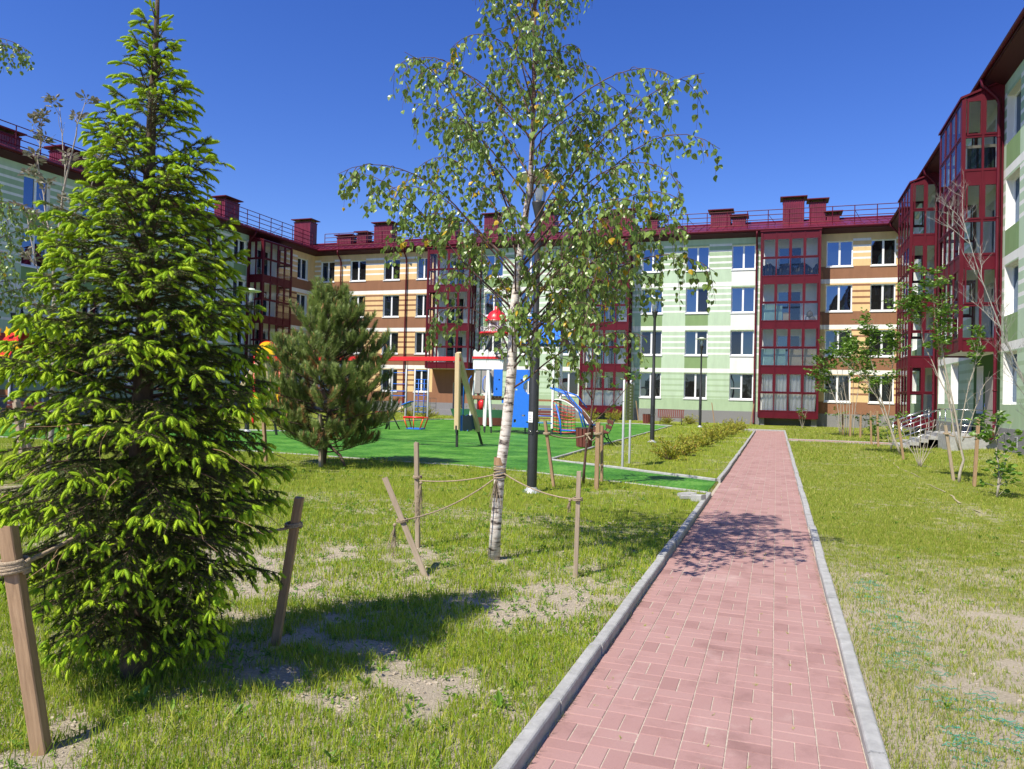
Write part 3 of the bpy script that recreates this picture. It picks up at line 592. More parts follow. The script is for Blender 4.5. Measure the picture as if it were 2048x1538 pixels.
def bay(parent, u0, u1, storeys, zbot, npan, D=1.3, slope=0.0, nside=2, fill=None, ztop=12.84):
    """red glazed balcony stack standing D proud of the wall"""
    f = MB(); spl = []; yf = -D; e = 0.045
    def col(u, y, w=0.1, top=ztop, b=zbot): f.box((u-w/2, y-w/2, b), (u+w/2, y+w/2, top), 'red_metal')
    zsplit = []
    for k in storeys:
        z = ZK[k]; pass
    col(u0+0.06, yf+0.06, 0.13, ztop-slope); col(u1-0.06, yf+0.06, 0.13, ztop-slope); col(u0+0.05, -0.06, 0.1); col(u1-0.05, -0.06, 0.1)
    fronts = [(u0+0.12+(u1-u0-0.24)*i/npan, u0+0.12+(u1-u0-0.24)*(i+1)/npan) for i in range(npan)]
    sides = [(-D+0.12+(D-0.22)*i/nside, -D+0.12+(D-0.22)*(i+1)/nside) for i in range(nside)]
    for i in range(1, npan): f.box((fronts[i][0]-0.035, yf+0.0, zbot), (fronts[i][0]+0.035, yf+0.09, ztop-slope), 'red_metal')
    for i in range(1, nside):
        for u in (u0, u1-0.09): f.box((u, sides[i][0]-0.035, zbot), (u+0.09, sides[i][0]+0.035, ztop-slope*0.5), 'red_metal')
    # horizontals
    zz = [zbot]+[v for k in storeys for v in (ZK[k]-0.04, ZK[k]+1.14, ZK[k]+2.48)]
    for z in zz:
        f.box((u0+0.12, yf+0.012, z-0.04), (u1-0.12, yf+0.08, z+0.04), 'red_metal')
        for u in (u0+0.012, u1-0.08): f.box((u, -D+0.12, z-0.04), (u+0.068, -0.1, z+0.04), 'red_metal')
    # spandrels
    sps = [(zbot+0.04, ZK[storeys[0]]-0.08)]+[(ZK[k]+2.52, (ZK[k+1]-0.08) if k < 3 else ztop-slope) for k in storeys]
    for a, b in sps:
        sp = MB(); sp.box((u0+0.1, yf+0.03, a), (u1-0.1, yf+0.06, b), 'red_metal')
        for u in (u0+0.03, u1-0.06): sp.box((u, -D+0.06, a), (u+0.03, -0.08, b), 'red_metal')
        spl.append(sp)
    root = f.build('glazed_balcony', parent)
    for sp in spl: sp.build('spandrel', root)
    # sash frames on upper lights, panes per storey
    for k in storeys:
        z = ZK[k]; p = MB(); s = MB()
        for (a, b) in fronts:
            a += 0.035; b -= 0.035
            p.face([(a, yf+0.022, z), (b, yf+0.022, z), (b, yf+0.022, z+1.1), (a, yf+0.022, z+1.1)], 'glass_clear')
            p.face([(a, yf+0.012, z+1.18), (b, yf+0.012, z+1.18), (b, yf+0.012, z+2.44), (a, yf+0.012, z+2.44)], 'glass_clear')
            for q in (((a, z+1.18), (a+0.055, z+2.44)), ((b-0.055, z+1.18), (b, z+2.44)), ((a+0.055, z+1.18), (b-0.055, z+1.24)), ((a+0.055, z+2.38), (b-0.055, z+2.44))): s.box((q[0][0], yf-0.008, q[0][1]), (q[1][0], yf+0.03, q[1][1]), 'red_metal')
        for (a, b) in sides:
            a += 0.035; b -= 0.035
            for u, o in ((u0+0.045, -1), (u1-0.045, 1)):
                p.face([(u, a, z), (u, b, z), (u, b, z+1.1), (u, a, z+1.1)], 'glass_clear'); p.face([(u, a, z+1.18), (u, b, z+1.18), (u, b, z+2.44), (u, a, z+2.44)], 'glass_clear')
                x0, x1 = (u-0.055, u-0.006) if o < 0 else (u+0.006, u+0.055)
                for q in (((a, z+1.18), (a+0.055, z+2.44)), ((b-0.055, z+1.18), (b, z+2.44)), ((a+0.055, z+1.18), (b-0.055, z+1.24)), ((a+0.055, z+2.38), (b-0.055, z+2.44))): s.box((x0, q[0][0], q[0][1]), (x1, q[1][0], q[1][1]), 'red_metal')
        p.build('pane', root); s.build('sash_frame', root)
    lv = [zbot+0.02]+[ZK[k]+2.56 for k in storeys]
    for i, z in enumerate(lv):
        zt = min(z+0.2, ztop-slope-0.02)
        sl = MB(); sl.box((u0+0.1, yf+0.08, z), (u1-0.1, -0.004, zt), 'inner_wall'); sl.build('floor_slab', root)
    r = MB(); r.prism([(u0-0.04, yf-0.06, ztop-slope), (u0-0.04, 0, ztop), (u0-0.04, 0, ztop+0.08), (u0-0.04, yf-0.06, ztop-slope+0.08)], (u1-u0+0.08, 0, 0), 'red_metal')
    if slope:
        for u in (u0+0.02, u1-0.07): r.prism([(u, -D+0.1, ztop-slope-0.02), (u, -0.05, ztop-slope-0.02), (u, -0.05, ztop), (u, -D+0.1, ztop-slope)], (0.05, 0, 0), 'red_metal')
    r.build('canopy', root)
    return root
def body(parent, u0, u1, depth, name='rear_wall'):
    mb = MB()
    mb.face([(u0, 0, -0.4), (u0, depth, -0.4), (u0, depth, 13.1), (u0, 0, 13.1)], 'pale_green'); mb.face([(u1, depth, -0.4), (u1, 0, -0.4), (u1, 0, 13.1), (u1, depth, 13.1)], 'pale_green')
    mb.face([(u0, depth, -0.4), (u1, depth, -0.4), (u1, depth, 13.1), (u0, depth, 13.1)], 'pale_green')
    mb.face([(u0, 0.3, 13.0), (u1, 0.3, 13.0), (u1, depth, 13.0), (u0, depth, 13.0)], 'soffit')
    return mb.build(name, parent)

# ---- rear wing, wall plane Y = 54
BK = thing('apartment_building', 'long sunlit four-storey wing closing the far end of the court, green and orange stripes', 'building', (0, 54, 0))
G_, O_ = zone_green, zone_orange
def inner(z, kind): return 'plinth' if z < 0.96 else 'inner_wall'
wcols = [(-36.0, -34.7, 'o'), (-33.2, -31.75, 'o'), (-30.1, -28.65, 'o'), (-27.15, -25.95, 'o'), (-21.3, -19.85, 'g'), (-18.4, -16.95, 'g'), (-15.3, -13.75, 'g'), (-9.25, -7.75, 'g'), (-6.15, -4.6, 'g'), (-3.08, -1.53, 'w'), (2.95, 4.55, 'o'), (5.62, 7.1, 'o')]
bays = {'A': (-25.6, -22.0), 'B': (-13.35, -9.9), 'C': (-1.17, 2.55)}
def cols_for(u0, u1):
    ed = [u0]; out = []
    marks = []
    for a, b, t in wcols: marks.append((a, b, {'o': (O_, 'win'), 'g': (G_, 'win'), 'w': (G_, 'winw')}[t]))
    for a, b in bays.values(): marks.append((a+0.05, b-0.05, ((lambda z, k: 'brown' if 0.96 < z < 3.6 else inner(z, k)) if a < -20 else inner, '')))
    marks.sort(key=lambda q: q[0]); cur = u0
    def base(a, b):
        for s, e, fn, kd in ((-99, -26.0, O_, 'gap'), (-26.0, -25.4, O_, 'plain'), (-25.4, -22.0, O_, 'plain'), (-22.0, 2.5, G_, 'gap'), (2.5, 2.95, O_, 'plain'), (2.95, 99, O_, 'gap')):
            x, y = max(a, s), min(b, e)
            if y-x > 1e-4: out.append((x, y, fn, kd))
    for a, b, k in marks:
        if a > cur: base(cur, a)
        out.append((a, b, *k)); cur = b
    if cur < u1: base(cur, u1)
    return out
rng = random.Random(11); wins = []
styles = {'o': ['glass_dark', 'glass_mid', 'glass_blue'], 'g': ['glass_blue'], 'w': ['glass_blue']}
plan = []
for ci, (a, b, t) in enumerate(wcols):
    for k in range(4):
        if t == 'o' and ci < 4: st = rng.choice([('glass_dark', 'glass_dark'), ('glass_mid', 'glass_dark'), ('glass_mid', 'glass_dark')])
        elif k >= 2: st = ('glass_blue', 'glass_blue')
        else: st = rng.choice([('glass_mid', 'glass_mid'), ('glass_dark', 'glass_dark'), ('glass_mid', 'glass_dark')])  # duller glass low down stands in for dark reflected buildings opposite
        if ci == 8 and k == 2: st = ('glass_blue', 'glass_dark', 'o')
        if ci == 9 and k == 1: st = ('glass_dark', 'glass_mid', 'o')
        if ci == 9 and k == 0: st = ('glass_mid', 'glass_dark', 't')
        if ci == 11: st = ('glass_blue', 'glass_dark') if k == 3 else ('glass_dark', 'glass_dark')
        if ci == 10 and k < 2: st = ('glass_mid', 'glass_dark') if k else ('glass_dark', 'glass_dark')
        wins.append((a, b, WB[k], WT[k])); plan.append((a, b, k, st))
for nme, (a, b) in bays.items():            # doors and lights behind the glazed balconies
    for k in ([1, 2, 3] if nme == 'A' else range(4)):
        m = (a+b)/2; wins.append((m-0.75, m+0.75, ZK[k]-0.1, ZK[k]+2.1)); plan.append((m-0.75, m+0.75, ('z', ZK[k]-0.1, 2.2), ('glass_mid', 'glass_dark')))
wins.append((-23.75, -22.75, 0.45, 2.55))
facade('wall', BK, cols_for(-50, 18), wins)
for a, b, k, st in plan:
    if isinstance(k, tuple): window(BK, (a+b)/2, k[1], b-a, k[2], st)
    else: window(BK, (a+b)/2, WB[k], b-a, WT[k]-WB[k], st)
body(BK, -50, 18, 14); roof(BK, -50, 18.4, 14); railing(BK, -35.6, 18.0)
for i, (a, b, zt) in enumerate([(-41.4, -39.7, 17.0), (-36.9, -35.5, 15.4), (-33.2, -31.5, 16.3), (-34.9, -34.0, 15.6), (-26.65, -25.5, 16.3), (-22.95, -21.75, 16.5), (-18.0, -16.95, 16.4), (-13.35, -12.25, 15.9), (-12.05, -10.7, 16.2), (-9.3, -8.8, 15.5), (-4.85, -3.45, 15.75), (-3.3, -2.4, 15.3), (0.2, 1.6, 16.4), (2.0, 3.05, 16.15), (3.15, 3.95, 15.2)]): chimney(BK, a, b, 4.2, zt+0.05)
for u in (-34.0, -28.0, -21.6, -1.45, 9.5): downpipe(BK, u)
bayA = bay(BK, *bays['A'], [1, 2, 3], 3.62, 4); bayB = bay(BK, *bays['B'], [0, 1, 2, 3], 0.62, 4); bayC = bay(BK, *bays['C'], [0, 1, 2, 3], 0.62, 4, ztop=12.92)
mb = MB(); mb.box((-23.72, 0.1, 0.45), (-22.78, 0.16, 2.5), 'tube_black'); mb.tube([(-22.9, 0.06, 1.3), (-22.9, 0.06, 1.6)], 0.015, 'steel', 6); mb.build('door', BK)
mb = MB(); mb.box((-25.5, -1.7, -0.1), (-22.0, -0.055, 0.42), 'plinth')
for i in range(3): mb.box((-24.4, -1.75-0.3*(3-i), -0.1), (-22.6, -1.705, 0.1+0.1*i-0.0), 'plinth')
mb.build('porch', BK)
mb = MB()
for u in (-25.4, -24.9, -24.4): mb.tube([(u, -1.65, 0.42), (u, -1.65, 1.3)], 0.015, 'black_metal', 6)
for h in (0.2, 0.5, 0.88): mb.tube([(-25.4, -1.65, 0.42+h), (-24.4, -1.65, 0.42+h)], 0.015, 'black_metal', 6)
mb.build('porch_railing', BK)
mb = MB(); mb.box((-1.1, -1.0, -0.2), (-0.75, -0.06, 0.58), 'plinth'); mb.build('balcony_footing', BK); mb = MB(); mb.box((2.15, -1.0, -0.2), (2.5, -0.06, 0.58), 'plinth'); mb.build('balcony_footing', BK)

# ---- right wing, wall plane X = 7.3, local u = -Y
RT = thing('apartment_building', 'sunlit green apartment wing rising steeply on the right beside the lawn', 'building', (7.3, 0, 0), R_(-90))
rw = [(-29.98, -28.4), (-26.2, -24.7), (-22.2, -20.7), (-38.2, -36.7), (-40.9, -39.5), (-48.5, -47)]
rb = {'D': (-34.1, -30.25), 'E': (-44.9, -41.1)}
cols = []; marks = [(a, b, (G_, 'win')) for a, b in rw]+[(a+0.05, b-0.05, (inner, '')) for a, b in rb.values()]; marks.sort(); cur = -53.9
for a, b, k in marks:
    if a > cur: cols.append((cur, a, G_, 'gap'))
    cols.append((a, b, *k)); cur = b
cols.append((cur, -4, G_, 'gap'))
for i, c in enumerate(cols):        # recessed entrance bay is dark green on the ground floor
    if c[2] is inner and c[0] > -36: cols[i] = (c[0], c[1], lambda z, k: 'dark_green' if z < 3.6 else 'inner_wall', '')
wins = []; plan = []
for a, b in rw:
    for k in range(4):
        wins.append((a, b, WB[k], WT[k])); plan.append(((a+b)/2, WB[k], b-a, WT[k]-WB[k], ('glass_blue', 'glass_mid')))
for nme, (a, b) in rb.items():
    for k in ([1, 2, 3] if nme == 'D' else range(4)):
        m = (a+b)/2; wins.append((m-0.75, m+0.75, ZK[k]-0.1, ZK[k]+2.1)); plan.append((m, ZK[k]-0.1, 1.5, 2.2, ('glass_mid', 'glass_dark')))
wins.append((-33.6, -32.6, 1.4, 3.2)); plan.append((-33.1, 1.4, 1.0, 1.8, ('glass_mid', 'glass_mid')))
facade('wall', RT, cols, wins, 0.26)
for u, z, wd, ht, st in plan: window(RT, u, z, wd, ht, st, 0.26)
body(RT, -53.9, -4, 14); roof(RT, -54.6, -4, 14); pass
for a, b, zt in [(-20, -18.6, 16.2), (-33, -31.8, 16.3), (-46, -44.8, 16.1)]: chimney(RT, a, b, 4.2, zt)
bayD = bay(RT, *rb['D'], [1, 2, 3], 3.62, 4, slope=0.5, ztop=13.0); bayE = bay(RT, *rb['E'], [0, 1, 2, 3], 0.62, 4, slope=0.5, ztop=13.0)
for u, zb in ((-30.12, 0.55), (-40.95, 0.55), (-52.5, 0.5)): downpipe(RT, u, y=-0.2, zb=zb)
mb = MB(); mb.box((-35.2, -1.5, -0.1), (-30.3, -0.055, 0.62), 'concrete')
for i in range(4): mb.box((-34.6, -1.5-0.32*(4-i), -0.1), (-32.4, -1.505, 0.12+0.125*i), 'concrete')
mb.build('porch', RT)
mb = MB()
def rail(y_run, u):
    a, b = y_run; tops = []
    for h in (0.15, 0.36, 0.57, 0.92): mb.tube([(u, a, 0.62+h), (u, b, 0.05+h)], 0.03 if h > 0.9 else 0.018, 'steel', 8)
    for f in (0, 0.5, 1): y = a+(b-a)*f; z = 0.62-0.57*f; mb.tube([(u, y, z), (u, y, z+0.92)], 0.02, 'steel', 8)
rail((-1.45, -2.75), -34.6); mb.build('stair_railing', RT); mb = MB(); rail((-1.45, -2.75), -32.4)
for h in (0.15, 0.36, 0.57, 0.92): mb.tube([(-32.4, -1.45, 0.62+h), (-30.35, -1.45, 0.62+h), (-30.35, -0.1, 0.62+h)], 0.02 if h > 0.9 else 0.013, 'steel', 8)
for p in ((-31.4, -1.45), (-30.35, -1.45)): mb.tube([(*p, 0.62), (*p, 1.54)], 0.02, 'steel', 8)
mb.build('porch_railing', RT)
mb = MB(); mb.box((-31.9, -0.02, 0.62), (-30.9, -0.09, 2.75), 'grey_panel'); mb.tube([(-31.8, -0.12, 1.5), (-31.8, -0.12, 1.8)], 0.015, 'steel', 6); mb.build('door', RT)
mb = MB(); mb.box((-28.25, -0.075, 0.38), (-28.0, -0.052, 0.72), 'galv')
for i in range(5): mb.box((-28.22, -0.085, 0.41+i*0.062), (-28.03, -0.075, 0.44+i*0.062), 'black_metal')
mb.build('vent_grille', RT)

# ---- left wing, wall plane X = -36.6, local u = Y
LF = thing('apartment_building', 'shaded green apartment wing on the left, half hidden behind the spruce', 'building', (-36.6, 0, 0), R_(90))
lw = [(28.1, 29.6), (31.6, 33.1), (34.8, 36.3), (38.2, 39.7), (41.2, 42.6), (44.05, 45.35), (51.6, 53.0), (24.6, 26.1), (21.0, 22.5)]
lb = (45.6, 49.1); cols = []; cur = 2
for a, b, k in sorted([(a, b, (O_ if a > 49 else G_, 'win')) for a, b in lw]+[(lb[0]+0.05, lb[1]-0.05, (inner, ''))]):
    if a > cur: cols.append((cur, a, O_ if cur > 49 else G_, 'plain' if 53 > cur > 52 else 'gap'))
    cols.append((a, b, *k)); cur = b
cols.append((cur, 54.0, O_, 'plain'))
wins = []; plan = []
for a, b in lw:
    for k in range(4):
        wins.append((a, b, WB[k], WT[k])); plan.append(((a+b)/2, WB[k], b-a, WT[k]-WB[k], ('glass_mid', 'glass_dark') if a > 40 else ('glass_blue', 'glass_blue')))
for k in range(4):
    m = sum(lb)/2; wins.append((m-0.75, m+0.75, ZK[k]-0.1, ZK[k]+2.1)); plan.append((m, ZK[k]-0.1, 1.5, 2.2, ('glass_mid', 'glass_dark')))
facade('wall', LF, cols, wins)
for u, z, wd, ht, st in plan: window(LF, u, z, wd, ht, st)
body(LF, 2, 53.95, 14); roof(LF, 2, 68, 14); railing(LF, 3, 53.3)
for a, b, zt in [(28.9, 30.5, 15.6), (33.1, 34.9, 15.75), (47.1, 48.7, 16.4)]: chimney(LF, a, b, 4.0, zt)
bayF = bay(LF, *lb, [0, 1, 2, 3], 0.62, 4, slope=0.4)
for u in (45.4, 20.0): downpipe(LF, u)

# ---- things standing behind the balcony glass (rear wing)
def boards(spec):
    for (x0, x1, z, h, m, lean, lab, cat) in spec:
        mb = MB(); mb.prism([(x0, 0, 0), (x1, 0, 0), (x1, lean, h), (x0, lean, h)], (0, 0.02, 0), m)
        tag(mb.build('leaning_board', None, (0, 52.95, z)), lab, cat, 'building boards stored on balconies')
boards([(-1.0, -0.2, ZK[2]-0.2, 1.3, 'turquoise', 0.2, 'turquoise board leaning behind the third-floor balcony glass, at its left end', 'board'),
        (-0.15, 0.25, ZK[2]-0.2, 1.2, 'turquoise', 0.15, 'narrow turquoise board second from the left end of the third-floor balcony', 'board'),
        (-1.02, -0.25, ZK[1]-0.2, 1.3, 'turquoise', 0.2, 'turquoise board at the left end of the second-floor glazed balcony', 'board'),
        (-0.2, 0.5, ZK[1]-0.2, 1.3, 'turquoise', 0.15, 'turquoise board beside the left end board on the second-floor balcony', 'board'),
        (0.72, 1.5, ZK[1]-0.2, 1.28, 'beige', 0.2, 'beige board in the middle of the second-floor glazed balcony', 'board'),
        (1.6, 2.4, ZK[1]-0.2, 1.3, 'beige', 0.2, 'beige board at the right end of the second-floor glazed balcony', 'board'),
        (0.3, 0.75, ZK[2]-0.2, 0.75, 'beige', 0.2, 'low beige board standing beside turquoise ones on the third-floor balcony', 'board')])
def curtain(u0, u1, z0, z1, lab, y, seed=0):
    rg = random.Random(seed); V = []; n = 40
    for i in range(n+1):
        u = u0+(u1-u0)*i/n; o = 0.035*math.sin(i*1.1+rg.uniform(-0.4, 0.4))
        V += [(u, y+o, z1), (u+0.03*math.sin(i*0.5), y+o*1.4, (z0+z1)/2), (u+0.06*math.sin(i*0.37+seed), y+o*1.2, z0)]
    mb = MB(); mb.raw(V, [(3*i+j, 3*i+j+1, 3*i+4+j, 3*i+3+j) for i in range(n) for j in (0, 1)], 'curtain', True); tag(mb.build('curtain'), lab, 'curtain', 'white curtains behind balcony glass')
curtain(-0.95, 0.62, ZK[0]-0.1, ZK[0]+2.42, 'left white curtain in the ground-floor glazed balcony by the path end', 52.95, 1)
curtain(0.75, 2.4, ZK[0]-0.1, ZK[0]+2.42, 'right white curtain in the ground-floor glazed balcony by the path end', 52.95, 2)
curtain(-13.1, -10.1, ZK[0]-0.1, ZK[0]+1.06, 'short white curtain in the ground-floor balcony behind the playground net ramp', 52.95, 3)
mb = MB(); V = []; n = 30; rg = random.Random(2)
for i in range(n+1):
    u = -1.0+3.4*i/n; h = 0.55+0.4*abs(math.sin(i*0.33+0.5))+rg.uniform(-0.04, 0.04)
    V += [(u, 53.0, ZK[3]-0.2), (u, 53.02+rg.uniform(0, 0.06), ZK[3]+h*0.5-0.1), (u+rg.uniform(-0.02, 0.02), 53.1+rg.uniform(0, 0.08), ZK[3]+h-0.1), (u, 53.5, ZK[3]+h-0.2)]
mb.raw(V, [(4*i+j, 4*i+j+1, 4*i+5+j, 4*i+4+j) for i in range(n) for j in range(3)], 'black_film')
tag(mb.build('plastic_sheet'), 'crumpled black plastic sheet behind the top-floor balcony glass', 'sheet')
mb = MB()
for i, (x, z, r) in enumerate([(1.75, 0.0, 0.2), (2.1, 0.02, 0.22), (1.95, 0.36, 0.2)]): mb.lathe((x, 53.2, ZK[2]-0.2+0.25+z), [(0.01, -0.22), (r*0.8, -0.2), (r, 0), (r*0.85, 0.15), (0.05, 0.24), (0.0, 0.28)], 'grey_panel' if i else 'curtain', 12)
tag(mb.build('sack_pile'), 'pile of stuffed sacks at the right end of the third-floor balcony', 'sacks')
mb = MB(); mb.bar((0, 0, 0), (0, 0.05, 1.05), 0.12, 0.04, 'frame_white'); mb.bar((1.0, 0, 0), (1.0, 0.05, 1.05), 0.12, 0.04, 'frame_white'); mb.bar((-0.06, 0.05, 1.1), (1.06, 0.05, 1.1), 0.05, 0.1, 'beige'); mb.box((0.06, 0.03, 0.1), (0.94, 0.05, 1.04), 'glass_mid')
tag(mb.build('stored_window_frame', None, (6.2, 30.65, ZK[3]-0.2)), 'white window frame stored in the top-floor corner balcony on the right', 'window frame')

# ------------------------------------------------------------------ vegetation
def unit(v): return v/np.linalg.norm(v)
def leaf_tpl(w=0.8, fold=0.12, kind='birch'):
    """one leaf, unit length along +z, gently folded on its midrib"""
    if kind == 'birch': pr = [(0, 0), (0.34, 0.12), (0.46, 0.36), (0.3, 0.68), (0, 1.0)]
    elif kind == 'long': pr = [(0, 0), (0.2, 0.25), (0.26, 0.5), (0.17, 0.78), (0, 1.0)]
    else: pr = [(0, 0), (0.3, 0.2), (0.4, 0.5), (0.26, 0.82), (0, 1.0)]
    mid = [(0, -fold*math.sin(math.pi*z)*0.8-0.12*z*z, z) for _, z in pr]
    L = [(-x*w, fold*x, z) for x, z in pr]; Rr = [(x*w, fold*x, z) for x, z in pr]
    V = np.array([mid[0], L[1], L[2], L[3], mid[4], Rr[3], Rr[2], Rr[1], mid[2]], float)
    F = np.array([(0, 1, 8), (1, 2, 8), (2, 3, 8), (3, 4, 8), (4, 5, 8), (5, 6, 8), (6, 7, 8), (7, 0, 8)])
    return V, F
def curve(p, d, L, n, up, rng, wob=0.06, tgt=-1.0):
    """limb path bending (up>0) or drooping (up<0) as it grows"""
    P = [np.array(p, float)]; d = unit(np.array(d, float))
    for i in range(n):
        d = unit(d+np.array([rng.gauss(0, wob), rng.gauss(0, wob), rng.gauss(0, wob)*0.6+up/n])); P.append(P[-1]+d*L/n)
    return P
def taper(r0, r1, n): return [r0+(r1-r0)*(i/max(1, n-1))**0.8 for i in range(n)]
def limb_path(p, d, L, n, droop, rng, wob=0.045):
    P = [np.array(p, float)]; d = unit(np.array(d, float))
    for i in range(n):
        t = (i+0.5)/n; d = unit(d+np.array([rng.gauss(0, wob), rng.gauss(0, wob), rng.gauss(0, wob)*0.7-droop*3*t*t/n])); P.append(P[-1]+d*L/n)
    return P
def path_at(P, t):
    k = t*(len(P)-1); i = min(int(k), len(P)-2); f = k-i; return P[i]*(1-f)+P[i+1]*f, unit(P[i+1]-P[i])
def leaves_obj(name, parent, P, D, S, roll, m, kind='birch', extra=None, w=0.85):
    tv, tf = leaf_tpl(w, kind=kind); parts = []
    P = np.array(P); D = np.array(D); S = np.array(S); roll = np.array(roll)
    if extra is None: V, F = scatter(tv, tf, P, D, S, roll); me = np_mesh(name, V, F, [m])
    else:
        mk, m2 = extra; a = ~mk
        V1, F1 = scatter(tv, tf, P[a], D[a], S[a], roll[a]); V2, F2 = scatter(tv, tf, P[mk], D[mk], S[mk], roll[mk])
        V, F, I = merge([(V1, F1, 0), (V2, F2, 1)]); me = np_mesh(name, V, F, [m, m2], I)
    return obj(name, me, parent)

def birch(root, trunk, radii, seed, limbs, leaf=0.062, gap=None):
    rng = random.Random(seed); b = MB(); tk = [np.array(p, float) for p in trunk]
    b.tube([p for p in trunk], radii, 'birch_bark', 14)
    LP, LD, LS, LR, LY = [], [], [], [], []
    def leafrun(Q, t0, step):
        L = sum(np.linalg.norm(Q[i+1]-Q[i]) for i in range(len(Q)-1)); n = max(2, int(L*(1-t0)/step))
        yel = rng.random() < 0.022
        for i in range(n):
            p, d = path_at(Q, t0+(1-t0)*(i+rng.random()*0.5)/n)
            for k in range(rng.choice((1, 1, 2, 2))):
                a = rng.uniform(0, 6.28); out = np.array([math.cos(a), math.sin(a), 0])
                p2 = p+out*rng.uniform(0.008, 0.03)+np.array([0, 0, -rng.uniform(0.0, 0.02)])
                if gap and gap[0] < p2[0] < gap[1] and gap[2] < p2[2] < gap[3]: continue      # thin, nearly leafless stretch low on the left
                LP.append(p2); LD.append(out*rng.uniform(0.15, 0.9)+np.array([0, 0, -1.0])+d*0.2); LS.append(leaf*rng.uniform(0.6, 1.2)); LR.append(rng.uniform(-0.9, 0.9)+(0 if rng.random() < .6 else 3.1)); LY.append(yel and rng.random() < 0.7 or rng.random() < 0.012)
    for (t, az, el, L, r0) in limbs:
        p, d = path_at(tk, t); a = R_(az); e = R_(el)
        dv = np.array([math.cos(a)*math.cos(e), math.sin(a)*math.cos(e), math.sin(e)])
        P = limb_path(p, dv, L, 14, rng.uniform(1.0, 1.9), rng)
        b.tube(P, taper(r0*0.72, 0.0022, len(P)), 'brown_twig', 6)
        for q in (0,): b.tube([p-dv*0.01, p+dv*0.05], [r0*2.0, r0*0.9], 'brown_twig', 8)
        n2 = int(4+L*6.8)
        for i in range(n2):
            tt = 0.22+0.76*(i+rng.random()*0.6)/n2; q, dq = path_at(P, min(tt, 0.99))
            sd = unit(np.cross(dq, [0, 0, 1])+1e-6)*(1 if i % 2 else -1)
            d2 = unit(dq*0.55+sd*rng.uniform(0.3, 0.9)+np.array([0, 0, rng.uniform(-0.5, 0.35)]))
            l2 = rng.uniform(0.22, 0.62)*(1.15-0.5*tt)*min(1.0, 0.45+L*0.3)
            Q = curve(q, d2, l2, 7, -2.4, rng, 0.09)
            b.tube(Q, taper(0.004, 0.0014, len(Q)), 'brown_twig', 4)
            leafrun(Q, 0.18, 0.06)
            for kk in range(rng.choice((0, 1, 1, 2))):
                q3, d3 = path_at(Q, rng.uniform(0.25, 0.8)); s3 = unit(np.cross(d3, [0, 0, 1])+1e-6)*rng.choice((-1, 1))
                Q3 = curve(q3, d3*0.5+s3*0.7+np.array([0, 0, -0.3]), rng.uniform(0.12, 0.34), 5, -2.6, rng, 0.1)
                b.tube(Q3, taper(0.0025, 0.0012, len(Q3)), 'brown_twig', 3); leafrun(Q3, 0.1, 0.06)
        leafrun(P, 0.6, 0.06)
    b.build('trunk', root)
    leaves_obj('crown', root, LP, LD, LS, LR, 'birch_leaf', 'birch', (np.array(LY), 'yellow_leaf'), 0.95)

B1 = thing('birch_tree', 'slender white-trunked birch with drooping leafy twigs, roped to three stakes beside the path', 'tree')
trk = [(-2.64, 7.12, -0.05), (-2.63, 7.12, 0.3), (-2.6, 7.12, 0.85), (-2.54, 7.12, 1.35), (-2.5, 7.12, 1.9), (-2.49, 7.12, 2.5), (-2.46, 7.13, 2.95), (-2.4, 7.13, 3.4), (-2.35, 7.12, 3.85), (-2.33, 7.1, 4.4), (-2.335, 7.1, 5.0), (-2.34, 7.1, 5.6), (-2.32, 7.1, 6.2), (-2.3, 7.1, 6.8)]
rad = [0.062, 0.056, 0.052, 0.053, 0.05, 0.044, 0.036, 0.03, 0.026, 0.022, 0.018, 0.013, 0.008, 0.003]
rng = random.Random(21); limbs = []
def zt(z):
    for i in range(len(trk)-1):
        if trk[i][2] <= z <= trk[i+1][2]: return (i+(z-trk[i][2])/(trk[i+1][2]-trk[i][2]))/(len(trk)-1)
    return 1.0
n = 46
for i in range(n):
    z = 1.95+4.6*(i/(n-1))**1.25
    az = (i*137.5+rng.uniform(-20, 20)) % 360
    L = np.interp(z, [1.7, 2.2, 3.0, 3.8, 4.6, 5.4, 6.6], [1.8, 2.5, 2.45, 1.9, 1.4, 1.1, 0.45])*rng.uniform(0.72, 1.08)*(0.88 if math.cos(R_(az)) > 0.3 else 1.0)
    if z < 2.7 and 100 < az < 290: L *= 0.55
    limbs.append((zt(z), az, np.interp(z, [1.7, 3, 5, 6.6], [42, 48, 56, 68])+rng.uniform(-8, 8), L, 0.006+0.005*L))
for z, az, el, L in ((1.7, -10, 34, 1.6), (1.9, -40, 32, 1.7), (2.1, 5, 40, 2.3), (2.3, -20, 42, 2.4), (2.6, 30, 44, 2.4), (2.2, 15, 48, 2.1), (2.4, -35, 48, 2.1), (2.9, 8, 46, 2.5), (2.5, 190, 44, 2.4), (3.1, -20, 44, 2.4), (2.2, 40, 40, 2.2), (2.9, 165, 42, 2.1), (4.2, 10, 46, 1.6), (4.2, 182, 44, 1.8), (2.8, 215, 46, 2.2)): limbs.append((zt(z), az, el, L, 0.007+0.005*L))
birch(B1, trk, rad, 5, limbs, gap=(-3.0, -2.52, 1.9, 2.72))

